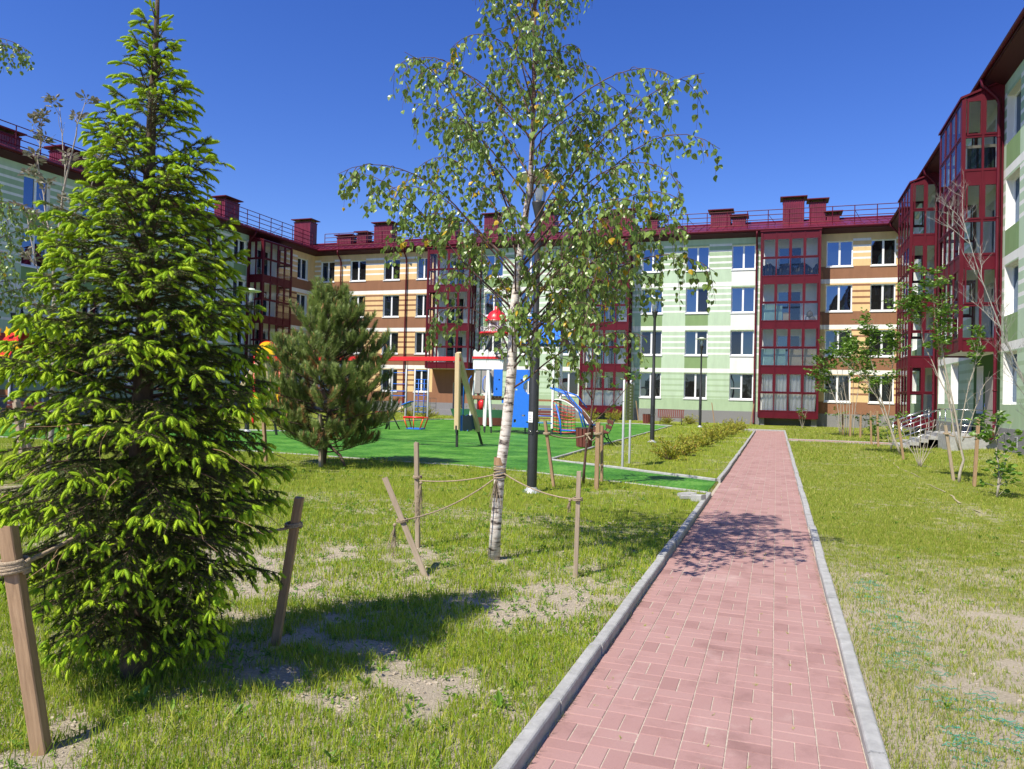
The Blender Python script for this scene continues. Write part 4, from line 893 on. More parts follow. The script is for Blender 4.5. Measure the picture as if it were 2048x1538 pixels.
B2 = thing('birch_tree', 'second birch at the left edge, only its drooping twigs reaching into view', 'tree')
trk2 = [(-11.9, 7.4, -0.05), (-11.9, 7.4, 1.0), (-11.85, 7.42, 2.0), (-11.8, 7.4, 3.2), (-11.75, 7.4, 4.4), (-11.72, 7.38, 5.6), (-11.7, 7.4, 6.8), (-11.65, 7.4, 7.6)]
rad2 = [0.07, 0.06, 0.053, 0.045, 0.036, 0.026, 0.014, 0.004]; limbs = []
rng = random.Random(8)
for i in range(38):
    z = 2.0+5.3*(i/37); az = (i*137.5+rng.uniform(-20, 20)) % 360
    L = np.interp(z, [1.7, 2.2, 3.3, 4.2, 6.0, 7.3], [1.9, 2.4, 2.2, 1.35, 1.2, 0.5])*rng.uniform(0.8, 1.05)
    limbs.append(((z+0.05)/7.65, az, np.interp(z, [1.7, 3, 5, 7], [38, 45, 50, 60])+rng.uniform(-8, 8), L, 0.006+0.005*L))
for z, az, el, L in ((2.8, 30, 42, 2.6), (2.6, 5, 40, 2.5), (3.2, 15, 42, 2.6), (5.9, 15, 30, 1.7), (6.2, 35, 24, 1.5), (2.4, 50, 35, 2.5)): limbs.append(((z+0.05)/7.65, az, el, L, 0.018))
birch(B2, trk2, rad2, 9, limbs)

# ---- spruce
def shoot_tpl(seed, needles=64, L=1.0, r=0.215, bend=0.3):
    rg = random.Random(seed); V, F = [], []; n = 6; rings = 5
    ax = lambda t: (0, -bend*t*t, t*L)
    for i in range(rings):
        t = i/(rings-1); rr = r*(0.5, 0.85, 1.0, 0.95, 0.5)[i]*0.72
        c = ax(t)
        for j in range(n): a = 6.283*j/n; V.append((c[0]+rr*math.cos(a), c[1]+rr*math.sin(a), c[2]))
    for i in range(rings-1):
        for j in range(n):
            a, b, c, d = i*n+j, i*n+(j+1) % n, (i+1)*n+(j+1) % n, (i+1)*n+j; F += [(a, b, c), (a, c, d)]
    F += [((rings-1)*n, (rings-1)*n+k, (rings-1)*n+k+1) for k in range(1, n-1)]
    for k in range(needles):
        t = (k+rg.random())/needles; a = k*2.4+rg.uniform(-.3, .3); c = ax(t); u = (math.cos(a), math.sin(a)); rr = r*0.5; w = 0.026; ln = r*rg.uniform(0.55, 0.85)
        p = (c[0]+u[0]*rr, c[1]+u[1]*rr, c[2]); q = (c[0]+u[0]*(rr+ln*0.75), c[1]+u[1]*(rr+ln*0.75), c[2]+ln*0.75); b = len(V)
        V += [(p[0]-u[1]*w, p[1]+u[0]*w, p[2]), (p[0]+u[1]*w, p[1]-u[0]*w, p[2]), q]; F.append((b, b+1, b+2))
    return np.array(V), np.array(F)
def brush_tpl(seed, needles, ln, w, fwd=0.8, droop=0.0, spread=6.283):
    """unit-long twig segment with needles all round"""
    rg = random.Random(seed); V, F = [], []
    for k in range(needles):
        t = (k+rg.random())/needles; a = rg.uniform(0, spread); u = np.array([math.cos(a), math.sin(a), 0]); l = ln*rg.uniform(0.75, 1.2)
        p = np.array([0, 0, t]); q = p+u*l*0.8+np.array([0, 0, l*fwd]); s = np.array([-u[1], u[0], 0])*w; b = len(V)
        V += [p-s, p+s, q]; F.append((b, b+1, b+2))
    return np.array(V, float), np.array(F)
def spruce():
    root = thing('spruce_tree', 'young conical spruce with bright yellow-green new shoots in the left foreground', 'tree', (-3.39, 3.36, 0))
    rng = random.Random(33); b = MB(); H = 4.0
    prof = lambda z: np.interp(z, [0.1, 0.35, 0.7, 1.2, 1.9, 2.4, 2.8, 3.15, 3.4, 3.6, 3.84], [0.3, 0.5, 0.74, 0.8, 0.62, 0.45, 0.31, 0.21, 0.11, 0.05, 0.03])
    tr = [(0.01*math.sin(z*2.2), 0.01*math.cos(z*3), z) for z in np.linspace(-0.05, H, 22)]
    b.tube(tr, [0.082*(1-z/H*0.93)**0.9 if z > 0 else 0.09 for z in np.linspace(-0.05, H, 22)], 'spruce_bark', 10)
    SP, SD, SS = [], [], []; OP, OD, OS = [], [], []; BP, BD, BS = [], [], []
    def old(P, t0=0.0, dens=1.0):
        for i in range(len(P)-1):
            if i/(len(P)-1) < t0: continue
            v = P[i+1]-P[i]; OP.append(P[i]); OD.append(v); OS.append((0.85+0.4*rng.random(), 0.85+0.4*rng.random(), np.linalg.norm(v)/0.06))
    def shoot(p, d, s=1.0):
        SP.append(p); SD.append(d); SS.append(rng.uniform(0.032, 0.066)*s)
    z = 0.26; i = 0
    while z < 3.66:
        R = float(prof(z)); k = 1
        az = i*137.5+rng.uniform(-25, 25); a = R_(az); e = np.interp(z, [0.2, 1.0, 2.0, 3.0, 3.7], [2, 8, 20, 38, 55])+rng.uniform(-8, 8)
        r = R*rng.uniform(0.8, 1.07)
        dv = np.array([math.cos(a)*math.cos(R_(e)), math.sin(a)*math.cos(R_(e)), math.sin(R_(e))])
        L = r/max(0.5, math.cos(R_(e))); L = max(L, 0.1)
        lean = -0.35 if z < 2 else -0.1
        m = max(4, int(L/0.07)); P = curve((0, 0, z-0.0), dv, L, m, lean, rng, 0.05)
        b.tube(P, taper(0.004+0.006*L, 0.0022, len(P)), 'brown_twig', 5)
        old(P, 0.15 if L > 0.5 else 0.0)
        n2 = int(L/0.034)
        for j in range(n2):
            t = 0.14+0.84*(j+rng.random()*0.5)/n2; q, dq = path_at(P, t); sd = unit(np.cross(dq, [0, 0, 1]))*(1 if j % 2 else -1)
            l2 = (0.1+0.42*(1-t)*min(1, L))*rng.uniform(0.6, 1.1)
            d2 = unit(dq*0.75+sd*rng.uniform(0.55, 0.95)+np.array([0, 0, rng.uniform(-0.3, 0.22)]))
            Q = curve(q, d2, l2, max(2, int(l2/0.055)), -0.5, rng, 0.07)
            b.tube(Q, taper(0.003, 0.0016, len(Q)), 'brown_twig', 3, cap=False)
            old(Q)
            bare = (t < 0.3 and rng.random() < 0.6)
            end, de = Q[-1], unit(Q[-1]-Q[-2])
            radial = math.hypot(end[0], end[1])/max(0.05, float(prof(end[2]))) if end[2] < 3.8 else 1
            pv = float(smooth(0.5, 0.9, radial))*np.interp(end[2], [0.2, 0.9, 1.6], [0.5, 0.75, 1.0])*(0.8 if end[0]-0.5*end[1] > 0.25 else 1.0)
            if rng.random() < pv*0.9:
                shoot(end, de+np.array([0, 0, -0.1]))
                sq = unit(np.cross(de, [0, 0, 1]))
                for o in (1, -1):
                    if rng.random() < 0.75: shoot(end-de*0.012, de*0.7+sq*o*0.75+np.array([0, 0, -0.12]), 0.85)
            for g in range(int(l2/0.06)):
                if rng.random() < pv*0.75:
                    pp, dd = path_at(Q, rng.uniform(0.25, 0.95)); sq = unit(np.cross(dd, [0, 0, 1]))*rng.choice((1, -1))
                    shoot(pp, dd*0.7+sq*0.7+np.array([0, 0, rng.uniform(-0.1, 0.3)]), 0.9)
        de = unit(P[-1]-P[-2])
        for o in (-1, 0, 1): shoot(P[-1], de+unit(np.cross(de, [0, 0, 1]))*o*0.7, 1.1)
        z += 0.0108*(1.0 if z < 2.2 else 1.5) + (0.014 if z > 2.9 else 0); i += 1
    for q in range(60):
        z = rng.uniform(0.3, 1.7); a = rng.uniform(0, 6.28); rr = float(prof(z))*rng.uniform(0.4, 0.85); p = np.array([math.cos(a)*rr, math.sin(a)*rr, z])
        Q = curve(p, (math.cos(a), math.sin(a), rng.uniform(-0.8, 0.3)), rng.uniform(0.12, 0.4), 6, -0.4, rng, 0.2); b.tube(Q, taper(0.003, 0.001, 7), 'brown_plank', 3, cap=False)
    # leader candle with sparse side shoots
    for q in range(40):
        z = 3.3+rng.random()*0.66; a = rng.uniform(0, 6.28); d = np.array([math.cos(a), math.sin(a), rng.uniform(0.5, 1.2)]); l = rng.uniform(0.02, 0.09)*(4.15-z)/0.5
        p = np.array([0, 0, z]); e = p+unit(d)*l; b.tube([p, e], 0.0035, 'brown_twig', 3); shoot(e, d, 0.75)
    shoot(np.array([0, 0, H]), np.array([0, 0.05, 1]), 1.2)
    b.build('trunk', root)
    rs = np.random.RandomState(4); parts = []
    SP, SD, SS = np.array(SP), np.array(SD), np.array(SS)
    for k in range(4):
        tv, tf = shoot_tpl(k); s = slice(k, None, 4); V, F = scatter(tv, tf, SP[s], SD[s], SS[s], rs.normal(0, 0.5, len(SP[s]))); parts.append((V, F, 0))
    OP, OD, OS = np.array(OP), np.array(OD), np.array(OS)
    for k in range(3):
        tv, tf = brush_tpl(50+k, 40, 0.3, 0.036, 0.7); tv = tv*0.06; s = slice(k, None, 3)
        V, F = scatter(tv, tf, OP[s], OD[s], OS[s], rs.uniform(0, 6.28, len(OP[s]))); parts.append((V, F, 1))
    V, F, I = merge(parts)
    print('spruce shoots', len(SP), 'old', len(OP), 'faces', len(F))
    obj('crown', np_mesh('crown', V, F, ['needle_new', 'needle_old'], I), root)
spruce()

# ---- pine
def pine():
    root = thing('pine_tree', 'bushy young pine with long needles and brown candles at the edge of the playground turf', 'tree', (-9.5, 14.5, 0))
    rng = random.Random(12); b = MB(); H = 3.75
    tr = [(0.12*math.sin(z*0.8)+0.08*z*0.3, 0.04*math.sin(z), z) for z in np.linspace(-0.05, H, 12)]; tk = [np.array(p) for p in tr]
    b.tube(tr, taper(0.085, 0.012, 12), 'spruce_bark', 8)
    NP, ND, NS, KD, CP, CD = [], [], [], [], [], []
    def tuft(p, d, s, dead=False): NP.append(p); ND.append(d); NS.append(s); KD.append(dead)
    n = 92
    for i in range(n):
        z = 0.3+3.15*(i/(n-1)); a = R_(i*137.5+rng.uniform(-25, 25)); p, _ = path_at(tk, min(0.99, (z+0.05)/(H+0.05)))
        R = np.interp(z, [0.4, 0.8, 1.3, 1.8, 2.4, 3.0, 3.6], [1.15, 1.4, 1.6, 1.5, 1.1, 0.7, 0.34])*rng.uniform(0.78, 1.08)
        e = R_(np.interp(z, [0.4, 2, 3.6], [-4, 18, 48])); dv = np.array([math.cos(a)*math.cos(e), math.sin(a)*math.cos(e), math.sin(e)])
        P = curve(p, dv, R, 8, 0.35, rng, 0.07); b.tube(P, taper(0.01+0.01*R, 0.005, 9), 'spruce_bark', 5)
        m = int(5+R*9)
        for j in range(m):
            t = 0.28+0.72*(j+rng.random())/m; q, dq = path_at(P, min(t, .99)); sd = unit(np.cross(dq, [0, 0, 1]))*(1 if j % 2 else -1)
            Q = curve(q, dq*0.6+sd*rng.uniform(0.4, 1.0)+np.array([0, 0, 0.2]), rng.uniform(0.18, 0.48)*(1.2-t*0.5), 4, 0.8, rng, 0.1)
            b.tube(Q, taper(0.006, 0.004, 5), 'spruce_bark', 4)
            dead = (z < 1.1 and rng.random() < 0.1) or (t < 0.4 and rng.random() < 0.16)
            for u in (1, 2, 3): tuft(Q[u], Q[u+1]-Q[u], rng.uniform(0.9, 1.1), dead)
            tuft(Q[4], Q[4]-Q[3]+np.array([0, 0, 0.02]), 1.0, dead)
            if not dead and rng.random() < 0.6: CP.append(Q[4]); CD.append(np.array([rng.gauss(0, .15), rng.gauss(0, .15), 1]))
    for q in range(14): p, d = path_at(tk, 0.72+0.27*q/13); tuft(p, np.array([rng.gauss(0, .5), rng.gauss(0, .5), 1]), 1.1)
    CP.append(tk[-1]); CD.append(np.array([0, 0, 1]))
    # stems seen low: a leaning second stem
    b.tube([(0.1, 0, 0.5), (0.55, -0.15, 0.25), (0.72, -0.2, 0.02)], [0.04, 0.035, 0.03], 'spruce_bark', 7)
    b.build('trunk', root); rs = np.random.RandomState(2); parts = []
    NP, ND, NS, KD = np.array(NP), np.array(ND), np.array(NS), np.array(KD)
    tv, tf = brush_tpl(7, 44, 0.95, 0.04, 0.62); tv = tv*np.array([0.1, 0.1, 0.12])
    for mk, k in ((~KD, 0), (KD, 1)): V, F = scatter(tv, tf, NP[mk], ND[mk], NS[mk], rs.uniform(0, 6.28, mk.sum())); parts.append((V, F, k))
    ct, cf = shoot_tpl(3, 4, 1.0, 0.12, 0.0); V, F = scatter(ct, cf, np.array(CP), np.array(CD), rs.uniform(0.06, 0.16, len(CP)), rs.uniform(0, 6, len(CP))); parts.append((V, F, 2))
    V, F, I = merge(parts); obj('crown', np_mesh('crown', V, F, ['pine_needle', 'pine_dead', 'pine_bud'], I), root)
pine()

# ---- young broadleaved trees and shrubs
def young_tree(name, label, cat, loc, stems, clusters, seed, bark='grey_bark', leafm='bush_leaf', leaf=0.07, kind='oval', group=None, twigs=6, per=22):
    """stems: list of (points, r0); clusters: (centre, radius xyz, twig count)"""
    root = thing(name, label, cat, loc, 0, group); rng = random.Random(seed); b = MB(); LP, LD, LS, LR = [], [], [], []
    SP = []
    for pts, r0 in stems:
        P = [np.array(p, float) for p in pts]; Q = []
        for i in range(len(P)-1):
            for k in range(3): Q.append(P[i]+(P[i+1]-P[i])*k/3+np.array([rng.gauss(0, .012), rng.gauss(0, .012), 0])*(i+k > 0))
        Q.append(P[-1]); b.tube(Q, taper(r0, 0.005, len(Q)), bark, 7); SP.append(Q)
        for k in range(twigs):
            p, d = path_at(Q, rng.uniform(0.25, 0.98)); a = rng.uniform(0, 6.28)
            T = curve(p, d+np.array([math.cos(a), math.sin(a), 0.1])*0.8, rng.uniform(0.15, 0.5), 5, 0.4, rng, 0.14); b.tube(T, taper(0.005, 0.002, 6), bark, 4, cap=False)
    allp = np.array([q for Q in SP for q in Q])
    for c, rr, cnt in clusters:
        for k in range(cnt):
            v = np.array([rng.gauss(0, 0.5), rng.gauss(0, 0.5), rng.gauss(0, 0.5)]); tgt = np.array(c)+v*np.array(rr)
            low = allp[allp[:, 2] < max(tgt[2], allp[:, 2].min()+0.02)]; s = low[np.argmin(((low-tgt)**2).sum(1))]
            T = curve(s, tgt-s+np.array([0, 0, 0.02]), np.linalg.norm(tgt-s)+0.04, 6, 0.12, rng, 0.08); b.tube(T, taper(0.006, 0.002, 7), bark, 4, cap=False)
            for q in range(per):
                p, d = path_at(T, rng.uniform(0.45, 1.0)); a = rng.uniform(0, 6.28); o = np.array([math.cos(a), math.sin(a), rng.uniform(-0.5, 0.6)])
                LP.append(p+o*rng.uniform(0.01, 0.08)); LD.append(o+d*0.4); LS.append(leaf*rng.uniform(0.6, 1.2)); LR.append(rng.gauss(0, 0.7))
    b.build('trunk' if cat == 'tree' else 'stems', root)
    if LP: leaves_obj('crown' if cat == 'tree' else 'foliage', root, LP, LD, LS, LR, leafm, kind, None, 0.85)
    return root
young_tree('young_tree', 'thin young tree on the right, bare below, dense green leaves only at its top', 'tree', (3.75, 18.64, 0),
    [([(0, 0, 0), (0.06, 0, 0.5), (-0.1, 0, 1.5), (-0.3, 0, 2.6), (-0.5, 0.05, 3.6), (-0.62, 0.05, 4.5)], 0.035), ([(0.0, 0, 0.7), (-0.25, 0.1, 1.9), (-0.7, 0.1, 3.0), (-0.95, 0.1, 4.2)], 0.02), ([(0, 0, 1.0), (0.12, -.1, 2.1), (0.35, -.1, 3.0)], 0.015), ([(-0.1, 0, 1.4), (-0.35, .2, 2.6), (-0.25, .2, 3.9)], 0.016), ([(0.05, 0, .9), (0.3, 0.1, 1.6), (0.5, 0.1, 2.2)], 0.012)],
    [((-0.7, 0, 4.15), (0.5, 0.4, 0.5), 30), ((-0.4, 0, 3.8), (0.4, 0.35, 0.5), 22), ((-0.95, 0, 3.8), (0.3, 0.3, 0.3), 16), ((0.25, 0, 3.0), (0.2, 0.2, 0.5), 12), ((-0.4, 0, 3.2), (0.35, 0.3, 0.35), 14)], 3, leaf=0.08, per=22, twigs=14)
young_tree('young_tree', 'young tree leaning left on the right lawn with a light green open crown', 'tree', (3.9, 27.9, 0),
    [([(0, 0, 0), (-0.3, 0, 0.8), (-0.62, 0, 1.9), (-0.95, 0, 3.2), (-0.9, 0, 4.3)], 0.045), ([(-0.3, 0, 0.8), (-0.75, 0.1, 2.0), (-1.5, 0.2, 3.4)], 0.025), ([(-0.4, 0, 1.1), (-0.3, 0, 2.3), (-0.2, 0, 3.9)], 0.02), ([(-0.5, 0, 1.5), (-1.1, -.2, 2.4), (-1.9, -.2, 3.2)], 0.018)],
    [((-0.9, 0, 3.9), (0.7, 0.5, 0.6), 36), ((-1.5, 0, 3.3), (0.7, 0.4, 0.5), 30), ((-0.3, 0, 3.7), (0.5, 0.4, 0.6), 20), ((-0.9, 0, 2.6), (0.7, 0.4, 0.5), 14)], 5, leaf=0.105, per=24, twigs=16)
young_tree('young_tree', 'multi-stemmed young tree with many thin stems in front of the orange wall', 'tree', (3.4, 42.0, 0),
    [([(0.1*k-0.3, 0.1*(k % 2), 0), (0.14*k-0.45, 0, 1.6), (0.28*k-1.1, 0.1, 3.2+0.2*(k % 3)), (0.34*k-1.2, 0.1, 4.6+0.25*(k % 3))], 0.025) for k in range(7)],
    [((-0.8, 0, 4.0), (0.9, 0.6, 0.7), 40), ((0.3, 0, 4.4), (0.8, 0.6, 0.7), 34), ((-1.3, 0, 3.0), (0.8, 0.5, 0.6), 30), ((0.6, 0, 3.2), (0.8, 0.5, 0.8), 22), ((-0.1, 0, 4.9), (0.6, 0.5, 0.5), 16)], 6, leaf=0.13, per=20, twigs=14)
def bare_branches(loc):
    root = thing('bare_tree', 'leafless young tree at the right edge, spiky grey branches across the green wall', 'tree', loc); rng = random.Random(17); b = MB()
    main = [np.array(p, float) for p in ((0, 0, -0.05), (-0.05, 0, 0.6), (-0.2, 0, 1.4), (-0.5, 0, 2.3), (-0.85, 0, 3.2), (-1.2, 0, 4.2), (-1.5, 0, 5.3))]
    b.tube(main, taper(0.03, 0.004, 7), 'silver_bark', 8)
    def sub(P, r, lv):
        n = {0: 16, 1: 7, 2: 5}[lv]
        for i in range(n):
            p, d = path_at(P, rng.uniform(0.2, 0.97)); a = rng.uniform(0, 6.28); L = {0: 1.15, 1: 0.5, 2: 0.16}[lv]*rng.uniform(0.5, 1.1)
            Q = curve(p, d*0.9+np.array([math.cos(a)*0.9, math.sin(a)*0.6, 0.35]), L, 6, 0.3, rng, 0.16); b.tube(Q, taper(r, r*0.25, 7), 'silver_bark', 5 if lv == 0 else 3, cap=False)
            if lv < 2: sub(Q, r*0.5, lv+1)
    sub(main, 0.009, 0); b.build('trunk', root)
bare_branches((4.72, 16.2, 0))
young_tree('shrub', 'upright shrub with large dark leaves at the right edge of the lawn', 'shrub', (3.82, 15.97, 0), [([(0, 0, 0), (0.02, 0, 0.6), (-0.05, 0, 1.2), (0.0, 0, 1.6)], 0.02), ([(0, 0, 0), (0.12, 0, 0.7), (0.1, 0, 1.2)], 0.014)],
    [((-0.05, 0, 1.45), (0.3, 0.25, 0.2), 9), ((-0.3, 0, 1.1), (0.22, 0.2, 0.2), 6), ((0.1, 0, 0.95), (0.3, 0.2, 0.25), 8), ((0, 0, 0.5), (0.3, 0.25, 0.3), 9), ((0.18, 0, 0.3), (0.2, 0.2, 0.2), 4)], 9, leaf=0.11, per=7, twigs=3, leafm='bush_leaf')
young_tree('shrub', 'leafless twiggy shrub fanning out from one base on the right lawn', 'shrub', (3.65, 22.67, 0), [([(0, 0, 0), (0.5*(k-3)/3*0.5, 0.05*(k % 3), 0.5), (0.5*(k-3)/3, 0.1, 1.2+0.1*(k % 2))], 0.012) for k in range(7)], [], 10, twigs=5)
young_tree('shrub', 'small round green bush beside two stakes on the right lawn', 'shrub', (4.1, 36.6, 0), [([(0, 0, 0), (0.05, 0, 0.4), (0, 0, 0.8)], 0.02)], [((0, 0, 0.5), (0.55, 0.5, 0.4), 26)], 11, leaf=0.1, per=16)
for k, (x, y, lab) in enumerate([(4.0, 30.8, 'thin leafy sapling between the leaning tree and the two stakes'), (3.3, 45.0, 'low leafy shrub nearest the multi-stemmed tree by the orange wall'), (4.3, 44.0, 'leafy shrub right of the multi-stemmed tree by the orange wall'), (5.0, 45.6, 'small leafy shrub closest to the corner glazed balcony'), (1.55, 51.0, 'sparse shrub under the red balcony beyond the path end')]):
    young_tree('shrub', lab, 'shrub', (x, y, 0), [([(0, 0, 0), (0.15*(j-1), 0.05, 0.6), (0.25*(j-1), 0.1, 1.2)], 0.014) for j in range(3)], [((0, 0, 0.9), (0.5, 0.4, 0.4), 9)], 20+k, leaf=0.11, per=12, group='small shrubs on the right lawn')
young_tree('young_tree', 'bare-stemmed young tree with grey-green leaf tufts behind the spruce on the left', 'tree', (-11.75, 9.6, 0),
    [([(0.1, 0, 0), (0.1, 0, 1.5), (0.05, 0, 2.6), (0.02, 0, 3.6), (0.15, 0, 4.9), (0.42, 0, 5.9), (0.6, 0, 6.4)], 0.05), ([(0.03, 0, 3.8), (-0.35, 0.1, 4.6), (-0.55, 0.1, 5.6), (-0.5, 0.1, 6.2)], 0.02), ([(0.1, 0, 4.2), (0.7, 0, 4.8), (1.1, -.1, 5.4)], 0.02), ([(0.05, 0, 3.0), (0.7, .1, 3.5), (1.2, .2, 3.9)], 0.018), ([(0.05, 0, 2.6), (-0.5, .1, 3.7), (-0.9, .2, 4.6)], 0.016), ([(0.2, 0, 5.1), (0.0, .1, 5.9), (-0.1, .1, 6.5)], 0.012), ([(0.05, 0, 2.2), (0.6, .1, 2.8), (1.1, .1, 3.1)], 0.014)],
    [((c[0], 0, c[1]), (0.09, 0.09, 0.07), 3) for c in ((0.6, 6.45), (-0.1, 6.5), (-0.5, 6.2), (0.35, 6.2), (-0.3, 6.3), (-0.55, 5.6), (-0.7, 5.3), (0.9, 5.5), (1.1, 5.4), (0.3, 5.5), (-0.35, 5.9), (-0.8, 4.7), (-0.5, 4.6), (0.2, 4.8), (0.9, 4.6), (-0.3, 4.3), (0.4, 4.2), (-0.7, 3.9), (1.2, 3.9), (-0.2, 3.5), (0.6, 3.4), (-0.6, 3.0), (-0.2, 5.1), (1.3, 5.9))], 14, leaf=0.13, kind='long', leafm='rowan_leaf', per=9, twigs=3)
young_tree('young_tree', 'slim dark-stemmed sapling roped between stakes just behind the birch', 'tree', (-3.48, 14.23, 0), [([(0, 0, 0), (0.05, 0, 0.9), (0.18, 0, 1.7), (0.22, 0, 2.6), (0.3, 0, 3.8)], 0.03), ([(0.05, 0, 1.0), (0.5, 0, 1.5), (1.0, 0, 2.1)], 0.014), ([(0.15, 0, 1.6), (-0.2, 0, 2.2), (-0.4, 0, 3.0)], 0.014), ([(0.05, 0, 1.2), (-0.3, 0, 1.6), (-0.5, 0, 2.0)], 0.01)],
    [((0.3, 0, 3.4), (0.5, 0.4, 0.5), 10), ((0.8, 0, 2.0), (0.4, 0.3, 0.3), 6), ((-0.3, 0, 2.7), (0.35, 0.3, 0.4), 6)], 15, bark='brown_twig', leaf=0.075, per=11, twigs=6)

# golden low shrubs along the path: each its own plant
hed = [(-2.72, 20.9, 0.62), (-2.55, 22.9, 0.55), (-2.62, 25.2, 0.6), (-2.5, 27.6, 0.55), (-2.45, 30.3, 0.72), (-2.3, 33.2, 0.7), (-2.25, 36.0, 0.78), (-2.15, 38.8, 0.75), (-2.05, 41.6, 0.8), (-2.0, 44.0, 0.75)]
ordn = ['nearest', 'second nearest', 'third', 'fourth', 'fifth', 'sixth', 'seventh', 'eighth', 'ninth', 'farthest']
def golden(loc, s, seed, label, group):
    root = thing('golden_shrub', label, 'shrub', loc, 0, group); rng = random.Random(seed); b = MB(); LP, LD, LS, LR = [], [], [], []
    for k in range(46):
        a = rng.uniform(0, 6.28); el = rng.uniform(0.25, 1.25); d = np.array([math.cos(a)*math.cos(el)*1.25, math.sin(a)*math.cos(el)*1.25, math.sin(el)])
        P = curve((rng.gauss(0, .05), rng.gauss(0, .05), 0), d, s*rng.uniform(0.55, 1.15), 6, 0.1, rng, 0.12); b.tube(P, taper(0.006, 0.002, 7), 'brown_twig', 3, cap=False)
        for q in range(20):
            p, dd = path_at(P, rng.uniform(0.3, 1)); v = np.array([rng.gauss(0, 1), rng.gauss(0, 1), rng.gauss(0.3, 0.8)]); LP.append(p+unit(v)*rng.uniform(0, 0.05)); LD.append(unit(v)*0.8+dd); LS.append(rng.uniform(0.05, 0.1)*(0.6+s*0.5)); LR.append(rng.uniform(0, 6.28))
    b.build('stems', root); leaves_obj('foliage', root, LP, LD, LS, LR, 'gold_leaf', 'long', None, 0.8)
for k, (x, y, s) in enumerate(hed): golden((x, y, 0), s, 100+k, f'golden-green low shrub, {ordn[k]} in the row along the left side of the path', 'golden shrubs along the path')
for k, (x, y, s, lab) in enumerate([(-21.6, 44.9, 0.9, 'golden bush behind the outdoor exercise frame'), (-19.6, 46.4, 0.9, 'golden bush right of the brown entrance porch'), (-23.4, 46.2, 0.9, 'golden bush left of the brown entrance porch'), (-17.3, 47.5, 0.9, 'golden bush behind the play boat'), (-13.6, 50.2, 0.8, 'left golden bush below the glazed balcony behind the net ramp'), (-12.0, 50.6, 0.9, 'middle golden bush below the glazed balcony behind the net ramp'), (-10.4, 50.8, 0.9, 'right golden bush below the glazed balcony behind the net ramp'), (-6.9, 51.0, 0.6, 'small golden bush under the left end of the red slatted bench'), (-5.4, 51.2, 0.7, 'golden bush right of the red slatted bench by the far lamp')]): golden((x, y, 0.05), s, 140+k, lab, 'golden bushes along the rear wall')

# ------------------------------------------------------------------ stakes and ropes
def stake(base, top, wd, label, m='stake', group='wooden tree stakes', tilt=0.0):
    base = Vector(base); top = Vector(top); d = top-base; L = d.length; mb = MB(); rg = random.Random(int(L*1e4))
    mb.bar((0, 0, -0.06), (0, 0, L), wd, wd*0.82, m, (0, 1, 0), wd*0.07)
    # split, chipped top corner and a few nail heads
    mb.raw([(-wd*.5, -wd*.42, L-0.002), (wd*.1, -wd*.42, L-0.002), (-wd*.5, wd*.1, L-0.002), (-wd*.42, -wd*.36, L+0.012), (0, -wd*.3, L+0.004)], [(0, 1, 4, 3), (0, 3, 2), (3, 4, 1, 2)], m)
    for k in range(2): mb.lathe((wd*rg.uniform(-.3, .3), -wd*0.415, L*rg.uniform(0.55, 0.9)), [(0.0, 0.004), (0.004, 0.003), (0.004, -0.003), (0, -0.004)], 'black_metal', 6)
    o = mb.build('stake', None, base); o.rotation_mode = 'QUATERNION'; o.rotation_quaternion = d.to_track_quat('Z', 'Y') @ Vector((0, 0, 1)).rotation_difference(Vector((0, 0, 1)))
    o.rotation_quaternion = o.rotation_quaternion @ Matrix.Rotation(tilt, 3, 'Z').to_quaternion()
    return tag(o, label, 'stake', group)
stake((-3.05, 2.52, 0), (-3.31, 2.52, 0.99), 0.075, 'thick square stake in the lower left corner, nearest to the viewer, with pale rope', tilt=0.5)
stake((-3.03, 4.15, 0), (-2.88, 4.15, 0.96), 0.065, 'reddish stake right of the spruce, leaning right, half in its shade', tilt=0.4)
stake((-2.92, 6.15, 0), (-3.36, 6.15, 0.87), 0.062, 'strongly tilted stake left of the birch, roped to its trunk', 'stake_grey', tilt=0.5)
stake((-3.59, 7.34, 0), (-3.64, 7.34, 1.12), 0.055, 'upright stake standing behind the strongly tilted one, left of the birch', 'stake_grey', tilt=0.2)
stake((-1.73, 6.86, 0), (-1.72, 6.86, 0.96), 0.05, 'upright stake right of the birch, between its trunk and the path', 'stake_grey', tilt=0.2)
stake((-3.78, 13.24, 0), (-3.98, 13.24, 1.2), 0.06, 'pale stake leaning left, just right of the near lamp post')
stake((-2.97, 13.14, 0), (-2.97, 13.14, 1.21), 0.075, 'pale upright stake right of the dark-stemmed sapling')
stake((-3.2, 14.6, 0), (-3.22, 14.6, 1.1), 0.065, 'stake mostly hidden behind the pale upright stake by the sapling')
stake((-9.33, 14.2, 0), (-9.39, 14.2, 1.14), 0.085, 'stake in front of the pine trunk', 'stake_grey')
stake((-10.85, 14.32, 0), (-10.95, 14.32, 1.01), 0.08, 'stake left of the pine, seen between pine and spruce')
stake((-13.89, 10.89, 0), (-14.18, 10.89, 1.27), 0.12, 'grey cracked stake at the left edge behind the spruce', 'stake_grey')
stake((-14.6, 11.6, 0), (-15.1, 11.6, 1.3), 0.1, 'leaning stake farthest left, behind the grey cracked one', 'stake_grey')
stake((-13.2, 11.3, 0), (-13.25, 11.3, 1.25), 0.09, 'stake glimpsed through the left side of the spruce')
stake((3.73, 19.06, 0), (3.55, 19.06, 1.22), 0.075, 'pale stake leaning left, left of the bare-stemmed tree on the right lawn', 'stake_grey')
stake((3.86, 17.83, 0), (3.92, 17.83, 1.42), 0.075, 'tall orange-brown stake right of the bare-stemmed tree on the right lawn')
stake((3.64, 25.42, 0), (3.47, 25.42, 1.23), 0.08, 'stake propping the left-leaning tree on the right lawn')
